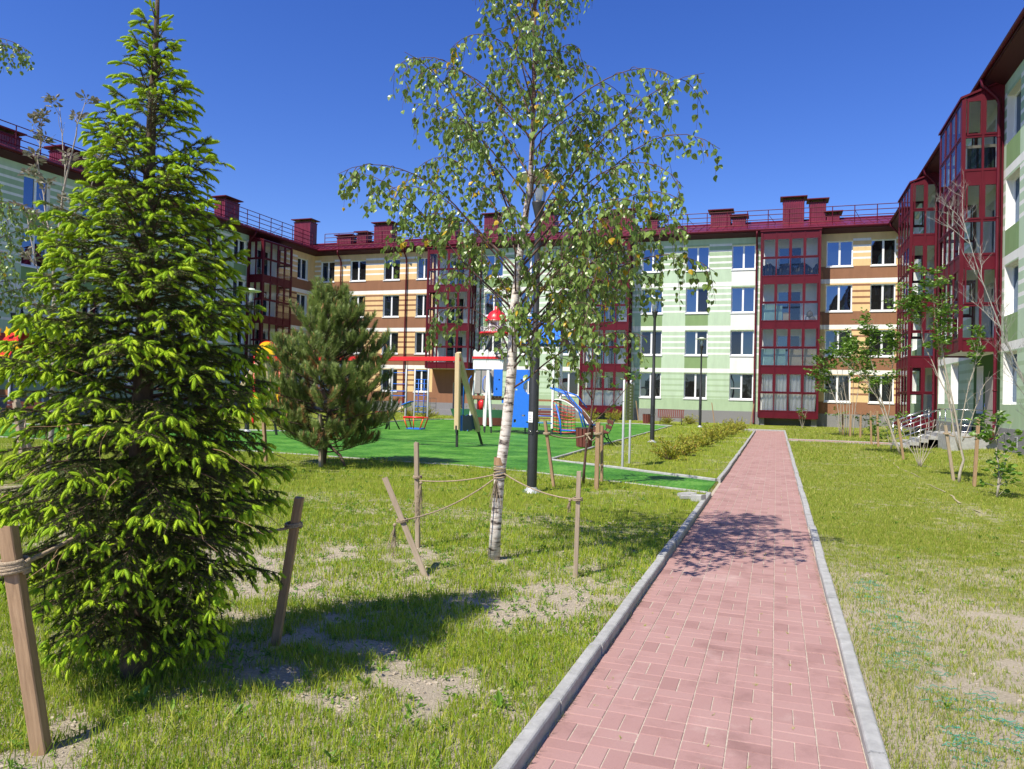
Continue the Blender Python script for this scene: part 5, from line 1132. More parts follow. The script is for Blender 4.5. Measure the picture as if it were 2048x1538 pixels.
stake((3.67, 33.86, 0), (3.61, 33.86, 1.38), 0.09, 'left one of two stakes by the small round bush')
stake((3.77, 32.5, 0), (3.7, 32.5, 1.4), 0.09, 'right one of two stakes by the small round bush')
for k, (x, y, lab) in enumerate([(3.3, 43.3, 'left stake'), (3.5, 41.2, 'middle stake'), (3.9, 40.6, 'right stake')]): stake((x, y, 0), (x, y, 1.1), 0.09, lab+' of the three around the multi-stemmed tree by the orange wall')
stake((-3.9, 52.4, 0.1), (-4.1, 52.4, 1.5), 0.07, 'thin stake leaning left against the grey plinth left of the end balcony')
stake((-1.6, 52.2, 0.1), (-1.4, 52.2, 1.5), 0.07, 'thin stake leaning right by the drainpipe of the end balcony')
stake((-9.0, 52.4, 0.1), (-9.2, 52.4, 1.5), 0.07, 'thin stake in front of the plinth behind the red-brown bin')
def rope_pts(a, b, sag, n=24):
    a = Vector(a); b = Vector(b); return [a.lerp(b, i/n)+Vector((0, 0, -sag*4*(i/n)*(1-i/n))) for i in range(n+1)]
def ring(c, r, n=16, tilt=0.15, seed=0, turns=2, pitch=0.014):
    return [Vector(c)+Vector((r*math.cos(t), r*math.sin(t), tilt*r*math.sin(t+seed)+pitch*t/6.283)) for t in [6.283*i/n for i in range(n*turns+1)]]
def fray(mb, p, L, rr, seed, n=22):
    rg = random.Random(seed)
    for i in range(n):
        P = curve(p, (rg.gauss(0, .16)-0.1, rg.gauss(0, .16), -1), L*rg.uniform(0.6, 1.05), 5, -0.1, rg, 0.07); mb.tube(P, 0.0022, 'rope', 3, cap=False)
def rope(label, a, b, sag, rad=0.007, rings=(), frays=(), cat='rope'):
    mb = MB(); mb.tube(rope_pts(a, b, sag), rad, 'rope', 7)
    for k, (c, r) in enumerate(rings): mb.tube(ring(c, r, seed=k*1.3), rad, 'rope', 6)
    for k, (p, L) in enumerate(frays): fray(mb, p, L, 0, k+3); mb.lathe(p, [(0, 0.02), (0.016, 0.008), (0.018, -0.008), (0, -0.022)], 'rope', 8)
    return tag(mb.build('rope'), label, cat, 'ropes tying young trees to stakes')
rope('sagging rope from the birch trunk to the strongly tilted stake', (-2.62, 7.07, 0.83), (-3.17, 6.12, 0.5), 0.07, rings=[((-3.17, 6.15, 0.485), 0.05)], frays=[((-3.22, 6.1, 0.46), 0.3)])
rope('nearly level rope from the birch trunk to the upright stake on its left', (-2.63, 7.14, 0.86), (-3.57, 7.3, 0.72), 0.035, rings=[((-3.615, 7.34, 0.74), 0.045)], frays=[((-3.54, 7.27, 0.7), 0.45)])
rope('rope from the birch trunk down to the stake by the path', (-2.56, 7.1, 0.88), (-1.76, 6.86, 0.70), 0.05, rings=[((-1.728, 6.86, 0.69), 0.043)], frays=[((-1.8, 6.86, 0.69), 0.12)])
mb = MB()
for k in range(5): mb.tube(ring((-2.6, 7.12, 0.83+0.02*k), 0.058, seed=k, turns=1, tilt=0.25), 0.0085, 'rope', 6)
mb.tube([(-2.6, 7.12, 0.95), (-2.6, 7.12, 1.03)], [0.062, 0.06], 'brown_plank', 12, cap=False); fray(mb, (-2.61, 7.05, 0.82), 0.3, 0, 9, 30); tag(mb.build('rope_binding'), 'thick wrapped rope binding around the birch trunk', 'rope')
rope('pale rope from the nearest stake into the spruce', (-3.22, 2.52, 0.83), (-3.4, 3.3, 1.0), 0.02, 0.0105, rings=[((-3.262, 2.52, 0.82), 0.057), ((-3.258, 2.52, 0.785), 0.057)])
rope('rope around the reddish stake beside the spruce', (-2.92, 4.15, 0.77), (-3.3, 3.42, 0.8), 0.03, 0.009, rings=[((-2.917, 4.15, 0.77), 0.05)])
rope('rope from the left-leaning pale stake to the dark-stemmed sapling', (-3.92, 13.2, 0.97), (-3.42, 14.0, 0.92), 0.06, 0.014, rings=[((-3.94, 13.24, 0.96), 0.055), ((-3.41, 14.23, 0.93), 0.05)])
rope('rope from the dark-stemmed sapling to the pale upright stake', (-3.38, 14.15, 0.9), (-2.99, 13.18, 0.98), 0.08, 0.014, rings=[((-2.97, 13.14, 1.0), 0.06)], frays=[((-3.4, 14.15, 0.92), 0.15)])
rope('rope around the stake in front of the pine', (-9.38, 14.2, 0.8), (-9.45, 14.5, 0.8), 0.02, 0.014, rings=[((-9.37, 14.2, 0.79), 0.07)])
rope('pale rope between the grey cracked stake and its leaning neighbour', (-14.05, 10.89, 0.5), (-14.8, 11.6, 0.95), 0.05, 0.012, rings=[((-14.0, 10.89, 0.5), 0.09)])
rope('rope from the bare-stemmed tree to the pale leaning stake on the right lawn', (3.68, 18.7, 1.0), (3.6, 19.06, 1.05), 0.02, 0.014, rings=[((3.58, 19.06, 1.03), 0.06)])
rope('rope from the bare-stemmed tree to the tall orange-brown stake', (3.8, 18.6, 1.0), (3.9, 17.88, 1.08), 0.03, 0.014, rings=[((3.905, 17.83, 1.08), 0.06)])

# ------------------------------------------------------------------ lamps
def lamp(loc, label, h=5.45):
    root = thing('street_lamp', label, 'street lamp', loc, 0, 'black lamp posts with flat disc tops')
    mb = MB(); mb.lathe((0, 0, 0), [(0.085, -0.05), (0.085, 2.6), (0.055, 2.66), (0.052, h-0.75), (0.06, h-0.72), (0.115, h-0.5), (0.12, h-0.47), (0.05, h-0.46)], 'black_metal', 18); mb.box((-0.045, -0.09, 1.0), (0.045, -0.083, 1.4), 'black_metal')
    for a in (0, 1.57, 3.14, 4.71): mb.lathe((0.088*math.cos(a), 0.088*math.sin(a), 1.05), [(0, 0.012), (0.012, 0.008), (0.012, -0.008), (0, -0.012)], 'steel', 6)
    mb.build('post', root)
    f = MB(); f.lathe((0, 0, 0), [(0.17, -0.02), (0.165, 0.035), (0.1, 0.06), (0.086, 0.1)], 'galv', 14); f.build('foot', root)
    g = MB(); g.lathe((0, 0, 0), [(0.105, h-0.46), (0.16, h-0.06)], 'glass_clear', 18); g.build('lamp_glass', root)
    c = MB(); c.lathe((0, 0, 0), [(0.0, h-0.12), (0.05, h-0.13), (0.075, h-0.3), (0.045, h-0.455), (0, h-0.455)], 'frame_white', 12); c.build('reflector', root)
    d = MB(); d.lathe((0, 0, 0), [(0.0, h-0.055), (0.36, h-0.06), (0.385, h-0.045), (0.38, h-0.03), (0.15, h-0.01), (0.14, h+0.05), (0.0, h+0.06)], 'lamp_white', 28); d.build('lamp_disc', root)
    return root
l1 = lamp((-3.92, 12.35, 0), 'black lamp post directly behind the birch, nearest of all the lamps')
s = MB(); s.face([(-0.045, -0.0935, 1.2), (0.045, -0.0935, 1.2), (0.045, -0.0935, 1.38), (-0.045, -0.0935, 1.38)], 'sticker')
for i in range(4): s.box((-0.03, -0.095, 1.23+0.03*i), (0.025-0.006*i, -0.094, 1.236+0.03*i), 'black_metal')
s.build('sticker', l1); l1.rotation_euler.z = -0.25
for loc, lab in (((-4.42, 28.84, 0), 'black lamp post in the left lawn, second along the path, rising through the birch twigs'), ((-4.4, 47.6, 0), 'farthest black lamp post, in front of the green striped wall near the slatted bench'), ((-19.1, 24.0, 0), 'lamp post whose disc shows between spruce and pine'), ((-34.4, 26.1, 0), 'lamp post at the left edge in front of the shaded wing')):
    c = copy_tree(l1); c.location = loc; c['label'] = lab
    for ch in list(c.children):
        if ch.name.startswith('sticker'): bpy.data.objects.remove(ch)

# ------------------------------------------------------------------ benches, bins, notice board, slabs
def bench(loc, rz, label, slat_back=False):
    root = thing('park_bench', label, 'bench', loc, rz, 'wooden benches'); m = 'bench_wood'
    s = MB(); b = MB()
    for k in range(4): s.box((-0.85, -0.28+0.125*k, 0.42), (0.85, -0.28+0.125*k+0.105, 0.455), m)
    s.build('seat', root)
    if slat_back:
        for k in range(14): x = -0.8+k*0.12; b.bar((x, 0.22, 0.48), (x+0.02, 0.36, 0.92), 0.075, 0.03, m)
        b.bar((-0.85, 0.37, 0.93), (0.85, 0.37, 0.93), 0.03, 0.05, m)
    else:
        for z in (0.56, 0.73): b.bar((-0.85, 0.24+(z-.5)*.3, z+0.05), (0.85, 0.24+(z-.5)*.3, z+0.05), 0.032, 0.13, 'brown_plank' if 'grey turf' in label else m)
    b.build('backrest', root)
    for x in (-0.68, 0.68):
        f = MB(); f.tube([(x, -0.33, 0), (x, -0.2, 0.2), (x, -0.26, 0.4), (x, 0.15, 0.41), (x, 0.25, 0.5), (x, 0.4, 0.92)], 0.02, 'black_metal', 8); f.tube([(x, 0.38, 0), (x, 0.2, 0.22), (x, 0.15, 0.41)], 0.02, 'black_metal', 8); f.tube([(x, -0.2, 0.2), (x, 0.0, 0.29), (x, 0.2, 0.22)], 0.013, 'black_metal', 6); f.build('leg', root)
    return root
bench((-5.85, 26.4, 0.012), R_(-72), 'brown bench on the turf edge by a lamp and litter bin, seen from its end')
bench((-6.4, 49.4, 0.05), R_(8), 'red slatted bench in front of the green wall near the farthest lamp', True)
bench((-30.5, 23.9, 0.012), R_(35), 'dark brown bench at the left edge in front of the shaded wing')
bench((-11.6, 39.5, 0.012), R_(0), 'reddish bench behind the blue climbing wall of the play structure')
def bin_(loc, label):
    root = thing('litter_bin', label, 'bin', loc, 0, 'slatted litter bins'); mb = MB(); n = 14
    for i in range(n):
        a = 6.283*i/n; r0, r1 = 0.24, 0.275; c, s = math.cos(a), math.sin(a); mb.bar((r0*c, r0*s, 0.03), (r1*c, r1*s, 0.62), 0.022, 0.095, 'bench_wood', (-s, c, 0))
    mb.build('slats', root); u = MB(); u.lathe((0, 0, 0), [(0.0, 0.04), (0.22, 0.04), (0.25, 0.6), (0.285, 0.62), (0.285, 0.645), (0.24, 0.645), (0.23, 0.3), (0, 0.28)], 'black_metal', 20); u.build('liner', root); return root
bin_((-5.92, 24.2, 0.012), 'brown slatted litter bin on the turf beside the bench in the left lawn'); bin_((-7.9, 49.2, 0.03), 'red-brown slatted bin beside the slatted bench at the rear wall')
sg = thing('notice_board', 'olive slatted notice board on two thin grey posts, seen almost edge-on beside the turf', 'notice board', (-3.48, 18.6, 0))
for y in (-0.45, 0.45): p = MB(); p.lathe((0, y, 0), [(0.03, -0.05), (0.03, 2.1), (0.0, 2.12)], 'galv', 10); p.build('post', sg)
p = MB()
for i in range(12): p.bar((0.05, -0.55, 1.15+i*0.075), (0.05, 0.55, 1.15+i*0.075), 0.025, 0.068, 'sign_green')
p.box((0.064, -0.5, 1.12), (0.075, -0.46, 2.05), 'galv'); p.box((0.064, 0.46, 1.12), (0.075, 0.5, 2.05), 'galv'); p.build('board', sg)
for k, (x, y, z, rz, lab) in enumerate([(-1.3, 13.0, 0.02, 0.3, 'long loose paving slab lying in the grass by the kerb gap'), (-1.17, 12.65, 0.05, -0.5, 'broken concrete block lying against the kerb end'), (-1.42, 13.3, 0.02, 0.9, 'flat loose slab lying behind the broken block')]):
    mb = MB(); sz = [(0.2, 0.06, 0.035), (0.1, 0.07, 0.06), (0.14, 0.09, 0.03)][k]; mb.bar((-sz[0], 0, 0), (sz[0], 0, 0.01), sz[1]*2, sz[2]*2, 'concrete', bev=0.012); tag(mb.build('stone_slab', None, (x, y, z), (0, 0, rz)), lab, 'stone', 'loose stones at the kerb gap')

# ------------------------------------------------------------------ playground
TZ = 0.012
sw = thing('swing_set', 'timber swing frame with long red top beam on the green turf', 'swing', (0, 0, TZ))
def Aframe(ap, f1, f2):
    for f in (f1, f2):
        f = Vector(f); a = Vector(ap); d = (f-a).normalized(); e = f-d*0.55; lg = MB(); lg.bar(a+Vector((0, 0.0, 0.05)), e, 0.16, 0.15, 'swing_wood', bev=0.02); l = lg.build('leg', sw)
        s = MB(); s.bar(e-d*-0.0+d*0.02, f+d*0.05, 0.07, 0.05, 'black_metal'); s.bar(e-d*0.12+Vector((0, -0.07, 0)), e+d*0.1+Vector((0, -0.07, 0)), 0.06, 0.012, 'black_metal'); s.build('foot', l)
Aframe((-9.28, 21.42, 2.85), (-9.3, 21.55, 0), (-9.1, 23.15, 0)); Aframe((-17.1, 22.3, 2.85), (-18.6, 21.3, 0), (-17.0, 23.0, 0))
mb = MB(); mb.bar((-17.2, 22.3, 2.72), (-9.2, 21.42, 2.72), 0.12, 0.14, 'p_red', bev=0.01); mb.build('top_beam', sw)
mb = MB(); n = 12
top = [(-9.22+0.0*i, 21.66+1.15*i/n, 0.98+0.025*math.sin(i*1.57)) for i in range(n+1)]; bot = [(-9.22, 21.62+1.3*i/n, 0.5+0.025*math.sin(i*1.57)) for i in range(n+1)]
mb.prism(top+bot[::-1], (0.03, 0, 0), 'p_darkblue'); mb.box((-9.24, 21.6, 0.5), (-9.17, 21.66, 0.98), 'p_blue'); mb.build('side_panel', sw)
def swing_seat(x, y, z, bucket):
    s = MB(); s.box((-0.26, -0.16, 0.0), (0.26, 0.16, 0.04), 'p_blue' if bucket else 'p_red'); root = s.build('swing_seat', sw, (x, y, z))
    if bucket:
        f = MB()
        for u in (-1, 1): f.tube([(u*0.22, -0.15, 0.02), (u*0.34, -0.17, 0.36), (u*0.34, 0.17, 0.36), (u*0.22, 0.15, 0.02)], 0.022, 'p_orange', 8)
        f.tube([(-0.36, -0.17, 0.37), (0.36, -0.17, 0.37)], 0.028, 'p_red', 8); f.tube([(-0.34, 0.17, 0.37), (0.34, 0.17, 0.37)], 0.022, 'p_orange', 8); f.tube([(0, -0.17, 0.36), (0, -0.15, 0.02)], 0.018, 'p_orange', 8); f.build('guard_frame', root)
    for u in (-1, 1):
        c = MB(); zt = 2.66-z; z0 = 0.36 if bucket else 0.03
        for i in range(int((zt-z0)/0.05)): c.bar((u*(0.34 if bucket else 0.24), 0.0, z0+i*0.05), (u*(0.34 if bucket else 0.24), 0.0, z0+i*0.05+0.045), 0.022 if i % 2 else 0.008, 0.008 if i % 2 else 0.022, 'black_metal')
        c.build('chain', root)
swing_seat(-10.75, 21.6, 0.5, True)
swing_seat(-15.75, 22.15, 0.6, False)
ss = thing('seesaw', 'wooden seesaw with blue seats and red handles right of the pine', 'seesaw', (-16.2, 30.0, TZ), R_(-6))
mb = MB(); mb.bar((-1.05, 0, 0.28), (1.05, 0, 1.15), 0.14, 0.12, 'swing_wood', bev=0.02); mb.build('beam', ss)
mb = MB()
for u in (-1, 1): mb.tube([(u*0.1, -0.2, 0), (0, -0.1, 0.7)], 0.03, 'black_metal', 8); mb.tube([(u*0.35, 0.25, 0), (0, 0.1, 0.7)], 0.03, 'black_metal', 8)
mb.build('support', ss)
for (x, z) in ((-0.95, 0.36), (0.9, 1.17)):
    s = MB(); s.bar((x-0.22, 0, z+0.0-0.05), (x+0.22, 0, z+0.1), 0.32, 0.04, 'p_blue'); s.build('seat', ss)
    h = MB(); xx = x-0.32*(1 if x > 0 else -1); zz = z-0.1*(1 if x > 0 else -1); h.tube([(xx, -0.2, zz+0.02), (xx, -0.2, zz+0.3), (xx, 0.2, zz+0.3), (xx, 0.2, zz+0.02)], 0.022, 'p_red', 8); h.build('handle', ss)
for x in (-0.8,): s = MB(); s.tube([(x-0.3, -0.2, 0.0), (x-0.35, -0.2, 0.22), (x+0.35, -0.2, 0.22), (x+0.35, -0.2, 0.5)], 0.02, 'p_orange', 8); s.build('footrest', ss)
sp = thing('exercise_frame', 'grey-posted outdoor gym frame with blue bars in front of the brown ground floor', 'gym frame', (-21.9, 43.0, TZ), R_(4))
for x in (-1.2, -0.25, 0.35, 1.25): p = MB(); p.lathe((x, 0, 0), [(0.055, 0), (0.055, 3.15), (0, 3.18)], 'galv', 12); p.build('post', sp)
mb = MB()
for x0, x1, zs in ((-1.2, -0.25, (2.9, 2.2)), (-0.25, 0.35, (3.05,)), (0.35, 1.25, (3.05, 2.5, 2.25, 1.9, 1.5, 1.15, 0.8, 0.45))): 
    for z in zs: mb.tube([(x0, 0, z), (x1, 0, z)], 0.022, 'p_blue', 8)
mb.tube([(0.62, -0.05, 0.3), (0.62, -0.05, 2.5)], 0.025, 'p_blue', 8); mb.tube([(1.0, -0.05, 0.3), (1.0, -0.05, 2.5)], 0.025, 'p_blue', 8)
for z in (1.45, 1.75): mb.bar((-1.15, -0.35, z), (-0.3, -0.05, z), 0.12, 0.06, 'p_blue')
mb.build('bars', sp)

pc = thing('play_structure', 'big climbing structure with red dome lantern, blue gabled roof and blue climbing wall', 'play structure', (0, 31, TZ))
def leg(x, y, z, xt=None, yt=None, m='p_white'):
    b = MB(); xt = x if xt is None else xt; yt = y if yt is None else yt; a = Vector((x, y, 0)); t = Vector((xt, yt, z)); d = (t-a).normalized(); b.bar(a+d*0.28, t, 0.11, 0.11, m, bev=0.015); o = b.build('post', pc)
    f = MB(); f.bar(a, a+d*0.36, 0.06, 0.045, 'black_metal'); f.build('foot', o)
leg(-12.75, -0.2, 2.7, -12.45); leg(-11.9, -0.45, 2.7, -11.8); leg(-11.55, -0.55, 2.7, -11.75); leg(-11.35, 0.9, 2.7); leg(-12.45, 0.9, 2.7)
mb = MB(); mb.box((-12.6, -0.3, 1.42), (-11.2, 1.0, 1.5), 'deck_wood')
for i in range(9): mb.box((-12.6+0.157*i, -0.33, 1.46), (-12.6+0.157*i+0.14, -0.3, 1.6), 'deck_wood')
mb.build('platform', pc)
mb = MB(); n = 24; out = [(-12.55+1.4*i/n, -0.36, 3.55+0.06*math.sin(i*1.3)) for i in range(n+1)]
mb.prism([(-12.55, -0.36, 2.75), (-11.15, -0.36, 2.75)]+out[::-1], (0, 0.04, 0), 'p_white'); mb.prism([(-12.55, -0.36+1.3, 2.75), (-11.15, .94, 2.75), (-11.15, .94, 3.55), (-12.55, .94, 3.55)], (0, 0.04, 0), 'p_white')
mb.box((-12.58, -0.38, 3.2), (-11.12, -0.405, 3.3), 'p_red'); mb.box((-12.5, -0.3, 2.7), (-12.46, 0.95, 3.5), 'p_white'); mb.box((-11.2, -0.3, 2.7), (-11.16, 0.95, 3.5), 'p_white')
for i in range(4): mb.prism([(-12.45+0.3*i, -0.32, 1.7), (-12.2+0.3*i, -0.32, 1.7), (-12.2+0.3*i, -0.32, 2.7), (-12.45+0.3*i, -0.32, 2.7)], (0, 0.02, 0), 'grey_panel')
mb.build('tower_panel', pc)
mb = MB(); c = (-11.75, 0.3, 0)
mb.lathe(c, [(0.0, 4.3), (0.75, 4.3), (0.78, 4.34), (0.75, 4.4), (0, 4.4)], 'p_red', 20); mb.lathe(c, [(0.42, 4.4), (0.42, 4.92), (0, 4.92)], 'p_white', 6, False)
for i in range(6): a = 6.283*(i+0.5)/6; mb.bar((c[0]+0.372*math.cos(a), c[1]+0.372*math.sin(a), 4.5), (c[0]+0.372*math.cos(a), c[1]+0.372*math.sin(a), 4.84), 0.24, 0.012, 'grey_panel', (-math.sin(a)*0+math.cos(a), math.sin(a), 0))
mb.lathe(c, [(0.52, 4.9), (0.5, 4.96), (0.46, 4.98), (0.42, 5.12), (0.32, 5.27), (0.18, 5.37), (0.11, 5.4), (0.11, 5.52), (0.07, 5.56), (0.0, 5.57)], 'p_red', 20)
mb.tube([(c[0], c[1], 5.55), (c[0], c[1], 5.95)], 0.015, 'black_metal', 6); mb.bar((c[0]-0.3, c[1], 5.8), (c[0]+0.3, c[1], 5.8), 0.02, 0.05, 'black_metal')
for i in range(12): a = 6.283*i/12; mb.tube([(c[0]+0.7*math.cos(a), c[1]+0.7*math.sin(a), 4.4), (c[0]+0.7*math.cos(a), c[1]+0.7*math.sin(a), 4.62)], 0.012, 'galv', 5)
mb.tube([(c[0]+0.7*math.cos(6.283*i/24), c[1]+0.7*math.sin(6.283*i/24), 4.62) for i in range(25)], 0.014, 'galv', 5)
mb.bar((-12.4, 0.3, 3.5), (-12.0, 0.3, 4.32), 0.08, 0.08, 'p_white'); mb.bar((-11.1, 0.3, 3.5), (-11.5, 0.3, 4.32), 0.08, 0.08, 'p_white'); mb.build('lantern', pc)
mb = MB(); wc = Vector((-11.22, -0.44, 3.55)); mb.tube([wc+Vector((0.3*math.cos(6.283*i/20), 0, 0.3*math.sin(6.283*i/20))) for i in range(21)], 0.03, 'black_metal', 6)
for i in range(8): a = 6.283*i/8; mb.tube([wc, wc+Vector((0.4*math.cos(a), 0, 0.4*math.sin(a)))], 0.016, 'black_metal', 5)
mb.build('ship_wheel', pc)
# second tower with gabled roof
for x in (-10.15, -8.95):
    for y in (-0.15, 1.05): leg(x, y, 3.9, m='p_white')
mb = MB(); mb.box((-10.2, -0.2, 1.42), (-8.9, 1.1, 1.5), 'deck_wood'); mb.build('platform', pc)
mb = MB()
for u in (-1, 1): mb.prism([(-9.62-0.98*u*0, -0.0, 0)], (0, 0, 0.001), 'p_blue') if False else None
rx0, rx1, ry0, ry1, rz, rp = -10.45, -8.6, -0.45, 1.35, 3.85, 4.85; xm = (rx0+rx1)/2; ym = (ry0+ry1)/2
for y, s in ((ry0, 1), (ry1, -1)):
    mb.prism([(rx0, y, rz), (rx1, y, rz), (rx1-0.25, ym, rp), (rx0+0.25, ym, rp)], (0, 0.0, 0.06), 'p_blue')
mb.prism([(rx0+0.02, ry0, rz-0.02), (rx0+0.02, ry1, rz-0.02), (rx0+0.27, ym, rp-0.05)], (0.05, 0, 0), 'deck_wood'); mb.prism([(rx1-0.02, ry0, rz-0.02), (rx1-0.02, ry1, rz-0.02), (rx1-0.27, ym, rp-0.05)], (-0.05, 0, 0), 'deck_wood')
# front dormer gable turned to the camera
mb.prism([(-10.4, -0.52, 3.95), (-9.5, -0.52, 3.95), (-9.95, -0.52, 4.75)], (0, 0.4, 0), 'deck_wood')
mb.bar((-10.5, -0.6, 3.85), (-9.93, -0.6, 4.92), 0.34, 0.05, 'p_blue', (0, 1, 0)); mb.bar((-9.4, -0.6, 3.85), (-9.97, -0.6, 4.92), 0.34, 0.05, 'p_blue', (0, 1, 0)); mb.bar((-10.35, -0.62, 4.0), (-9.55, -0.62, 4.2), 0.03, 0.12, 'p_white')
mb.build('gabled_roof', pc)
def holed_panel(x0, x1, z0, z1, y, holes, m, flare=0.0):
    b = MB(); nx, nz = 22, 36; f = lambda x, z: not any(math.hypot(x-hx, z-hz) < hr for hx, hz, hr in holes)
    for i in range(nx):
        for j in range(nz):
            xa, xb = x0+(x1-x0)*i/nx, x0+(x1-x0)*(i+1)/nx; za, zb = z0+(z1-z0)*j/nz, z0+(z1-z0)*(j+1)/nz
            if f((xa+xb)/2, (za+zb)/2):
                k = lambda x, z: x+(x-(x0+x1)/2)*flare*(1-(z-z0)/(z1-z0))
                b.raw([(k(xa, za), y, za), (k(xb, za), y, za), (k(xb, zb), y, zb), (k(xa, zb), y, zb), (k(xa, za), y+.03, za), (k(xb, za), y+.03, za), (k(xb, zb), y+.03, zb), (k(xa, zb), y+.03, zb)], [(0, 1, 2, 3), (7, 6, 5, 4), (0, 4, 5, 1), (1, 5, 6, 2), (2, 6, 7, 3), (3, 7, 4, 0)], m)
    return b
holed_panel(-10.75, -9.85, 0.28, 2.75, -0.36, [(-9.95, 2.0, 0.27), (-10.5, 0.55, 0.05), (-10.2, 0.8, 0.05), (-10.05, 0.5, 0.05), (-10.5, 1.9, 0.04), (-10.3, 2.3, 0.04)], 'p_blue', 0.3).build('climbing_wall', pc)
holed_panel(-11.55, -11.15, 1.6, 2.75, -0.42, [(-11.3, 2.3, 0.04), (-11.4, 1.9, 0.04)], 'p_blue').build('climbing_panel', pc)
mb = MB(); mb.box((-11.1, 0.0, 1.75), (-10.75, 0.03, 2.6), 'p_white')
for i in range(3): mb.prism([(-11.1+0.12*i, -0.02, 2.1), (-11.0+0.12*i, -0.02, 2.3), (-10.95+0.12*i, -0.02, 2.1)], (0, 0.02, 0), 'p_red')
mb.box((-10.8, 0.3, 2.55), (-9.7, 0.33, 2.65), 'p_red'); mb.build('painted_panel', pc)
mb = MB()
for i in range(14): mb.box((-11.2+0.075*i, -0.25, 1.5), (-11.2+0.075*i+0.06, 0.9, 1.54), 'deck_wood')
mb.box((-11.2, -0.3, 1.3), (-10.15, -0.24, 1.44), 'p_blue'); mb.box((-11.2, 0.9, 1.3), (-10.15, 0.96, 1.44), 'p_blue'); mb.build('bridge', pc)
mb = MB(); arc = [(-8.9+1.75*t, 0, 1.5-1.35*t**1.6+0.25*math.sin(math.pi*t)*0.6) for t in [i/14 for i in range(15)]]
for a, b in zip(arc[:-1], arc[1:]): mb.prism([(a[0], -0.1, a[2]), (b[0]-0.012, -0.1, b[2]), (b[0]-0.012, 0.8, b[2]), (a[0], 0.8, a[2])], (0, 0, 0.035), 'deck_wood')
mb.tube([(p[0], -0.14, p[2]+0.0) for p in arc], 0.03, 'p_white', 8); mb.tube([(p[0], 0.84, p[2]+0.0) for p in arc], 0.03, 'p_white', 8); mb.build('ramp', pc)
mb = MB()
for y in (-0.6, -0.2): mb.tube([(-8.95, y, 2.0), (-8.3, y, 1.75), (-7.7, y, 1.1), (-7.4, y, 0.1)], 0.035, 'p_blue', 8)
mb.tube([(-8.9, -0.15, 2.0), (-7.9, -0.15, 1.7), (-7.5, 0, 1.2)], 0.03, 'p_blue', 8); mb.tube([(-8.4, -0.7, 0.05), (-8.45, -0.7, 0.6), (-8.7, -0.5, 1.3)], 0.035, 'p_blue', 8); mb.tube([(-8.4, -0.7, 0.25), (-7.4, -0.7, 0.25)], 0.03, 'p_blue', 8)
for z in (0.5, 0.8, 1.1, 1.4): mb.tube([(-10.1, -0.2, z), (-8.95, -0.2, z)], 0.02, 'p_blue', 6) if z < 1.2 else None
mb.lathe((-7.2, -0.2, 0.5), [(0, -0.03), (0.3, -0.03), (0.3, 0.03), (0, 0.03)], 'p_darkblue', 18); mb.tube([(-7.2, -0.2, 0), (-7.2, -0.2, 0.5)], 0.04, 'p_darkblue', 8); mb.build('hand_rail', pc)
mb = MB(); rg = random.Random(5)
P = lambda u, v: Vector((-8.85+0.95*u+0.1*v, -0.45-0.25*v, 1.45-1.25*v-0.25*u*(1-v)))
for i in range(7): mb.tube([P(i/6, j/8)+Vector((0, 0, -0.03*math.sin(math.pi*j/8))) for j in range(9)], 0.012, 'black_metal', 5)
for j in range(9): mb.tube([P(i/8, j/8)+Vector((0, 0, -0.05*math.sin(math.pi*i/8))) for i in range(9)], 0.014, 'p_red', 5)
mb.build('climbing_net', pc)
for x in (-12.6, -11.95): b = MB(); b.tube([(x, -0.38, 1.75), (x-0.06, -0.5, 1.9), (x-0.06, -0.5, 2.3), (x, -0.38, 2.45)], 0.022, 'p_blue', 8); b.build('grab_handle', pc)
mb = MB(); mb.tube([(-13.2, 0.2, 0), (-13.2, 0.2, 2.75), (-11.9, 0.2, 2.75)], 0.03, 'p_blue', 8); mb.build('horizontal_bar', pc)
bt = thing('play_boat', 'green and red wooden play boat on the turf behind the swing', 'play boat', (-14.6, 37.5, TZ), R_(3)); mb = MB(); n = 16
def hull(z, k): return [((-1.9 if s < 0 else 1.7)*0+x*k, s*0.55*k*(1-(abs(x)/2.05)**3), z) for s, xs in ((-1, [-1.95+3.9*i/n for i in range(n+1)]), (1, [1.95-3.9*i/n for i in range(n+1)])) for x in xs]
L0, L1, L2 = hull(0.05, 0.78), hull(0.45, 0.92), hull(0.85, 1.0); m_ = len(L0)
mb.raw(L0+L1, [(i, (i+1) % m_, m_+(i+1) % m_, m_+i) for i in range(m_)]+[tuple(range(m_))[::-1]], 'p_red' if False else 'bench_wood'); mb.raw(L1+L2, [(i, (i+1) % m_, m_+(i+1) % m_, m_+i) for i in range(m_)], 'p_green')
mb.raw(hull(0.4, 0.9), [tuple(range(m_))], 'deck_wood'); mb.build('hull', bt)
mb = MB()
for x in (-0.5, 0.6): mb.box((x-0.12, -0.45, 0.68), (x+0.12, 0.45, 0.72), 'deck_wood')
mb.build('bench_seat', bt)
mb = MB(); mb.tube([(0.1, -0.3, 0.7), (0.05, -0.3, 1.3), (0.2, -0.3, 1.42), (0.4, -0.3, 1.3), (0.4, -0.3, 0.7)], 0.03, 'p_blue', 8); mb.lathe((-0.1, -0.25, 0.75), [(0, 0), (0.16, 0), (0.2, 0.5), (0.1, 0.62), (0, 0.62)], 'p_red', 12); mb.build('wheel_stand', bt)
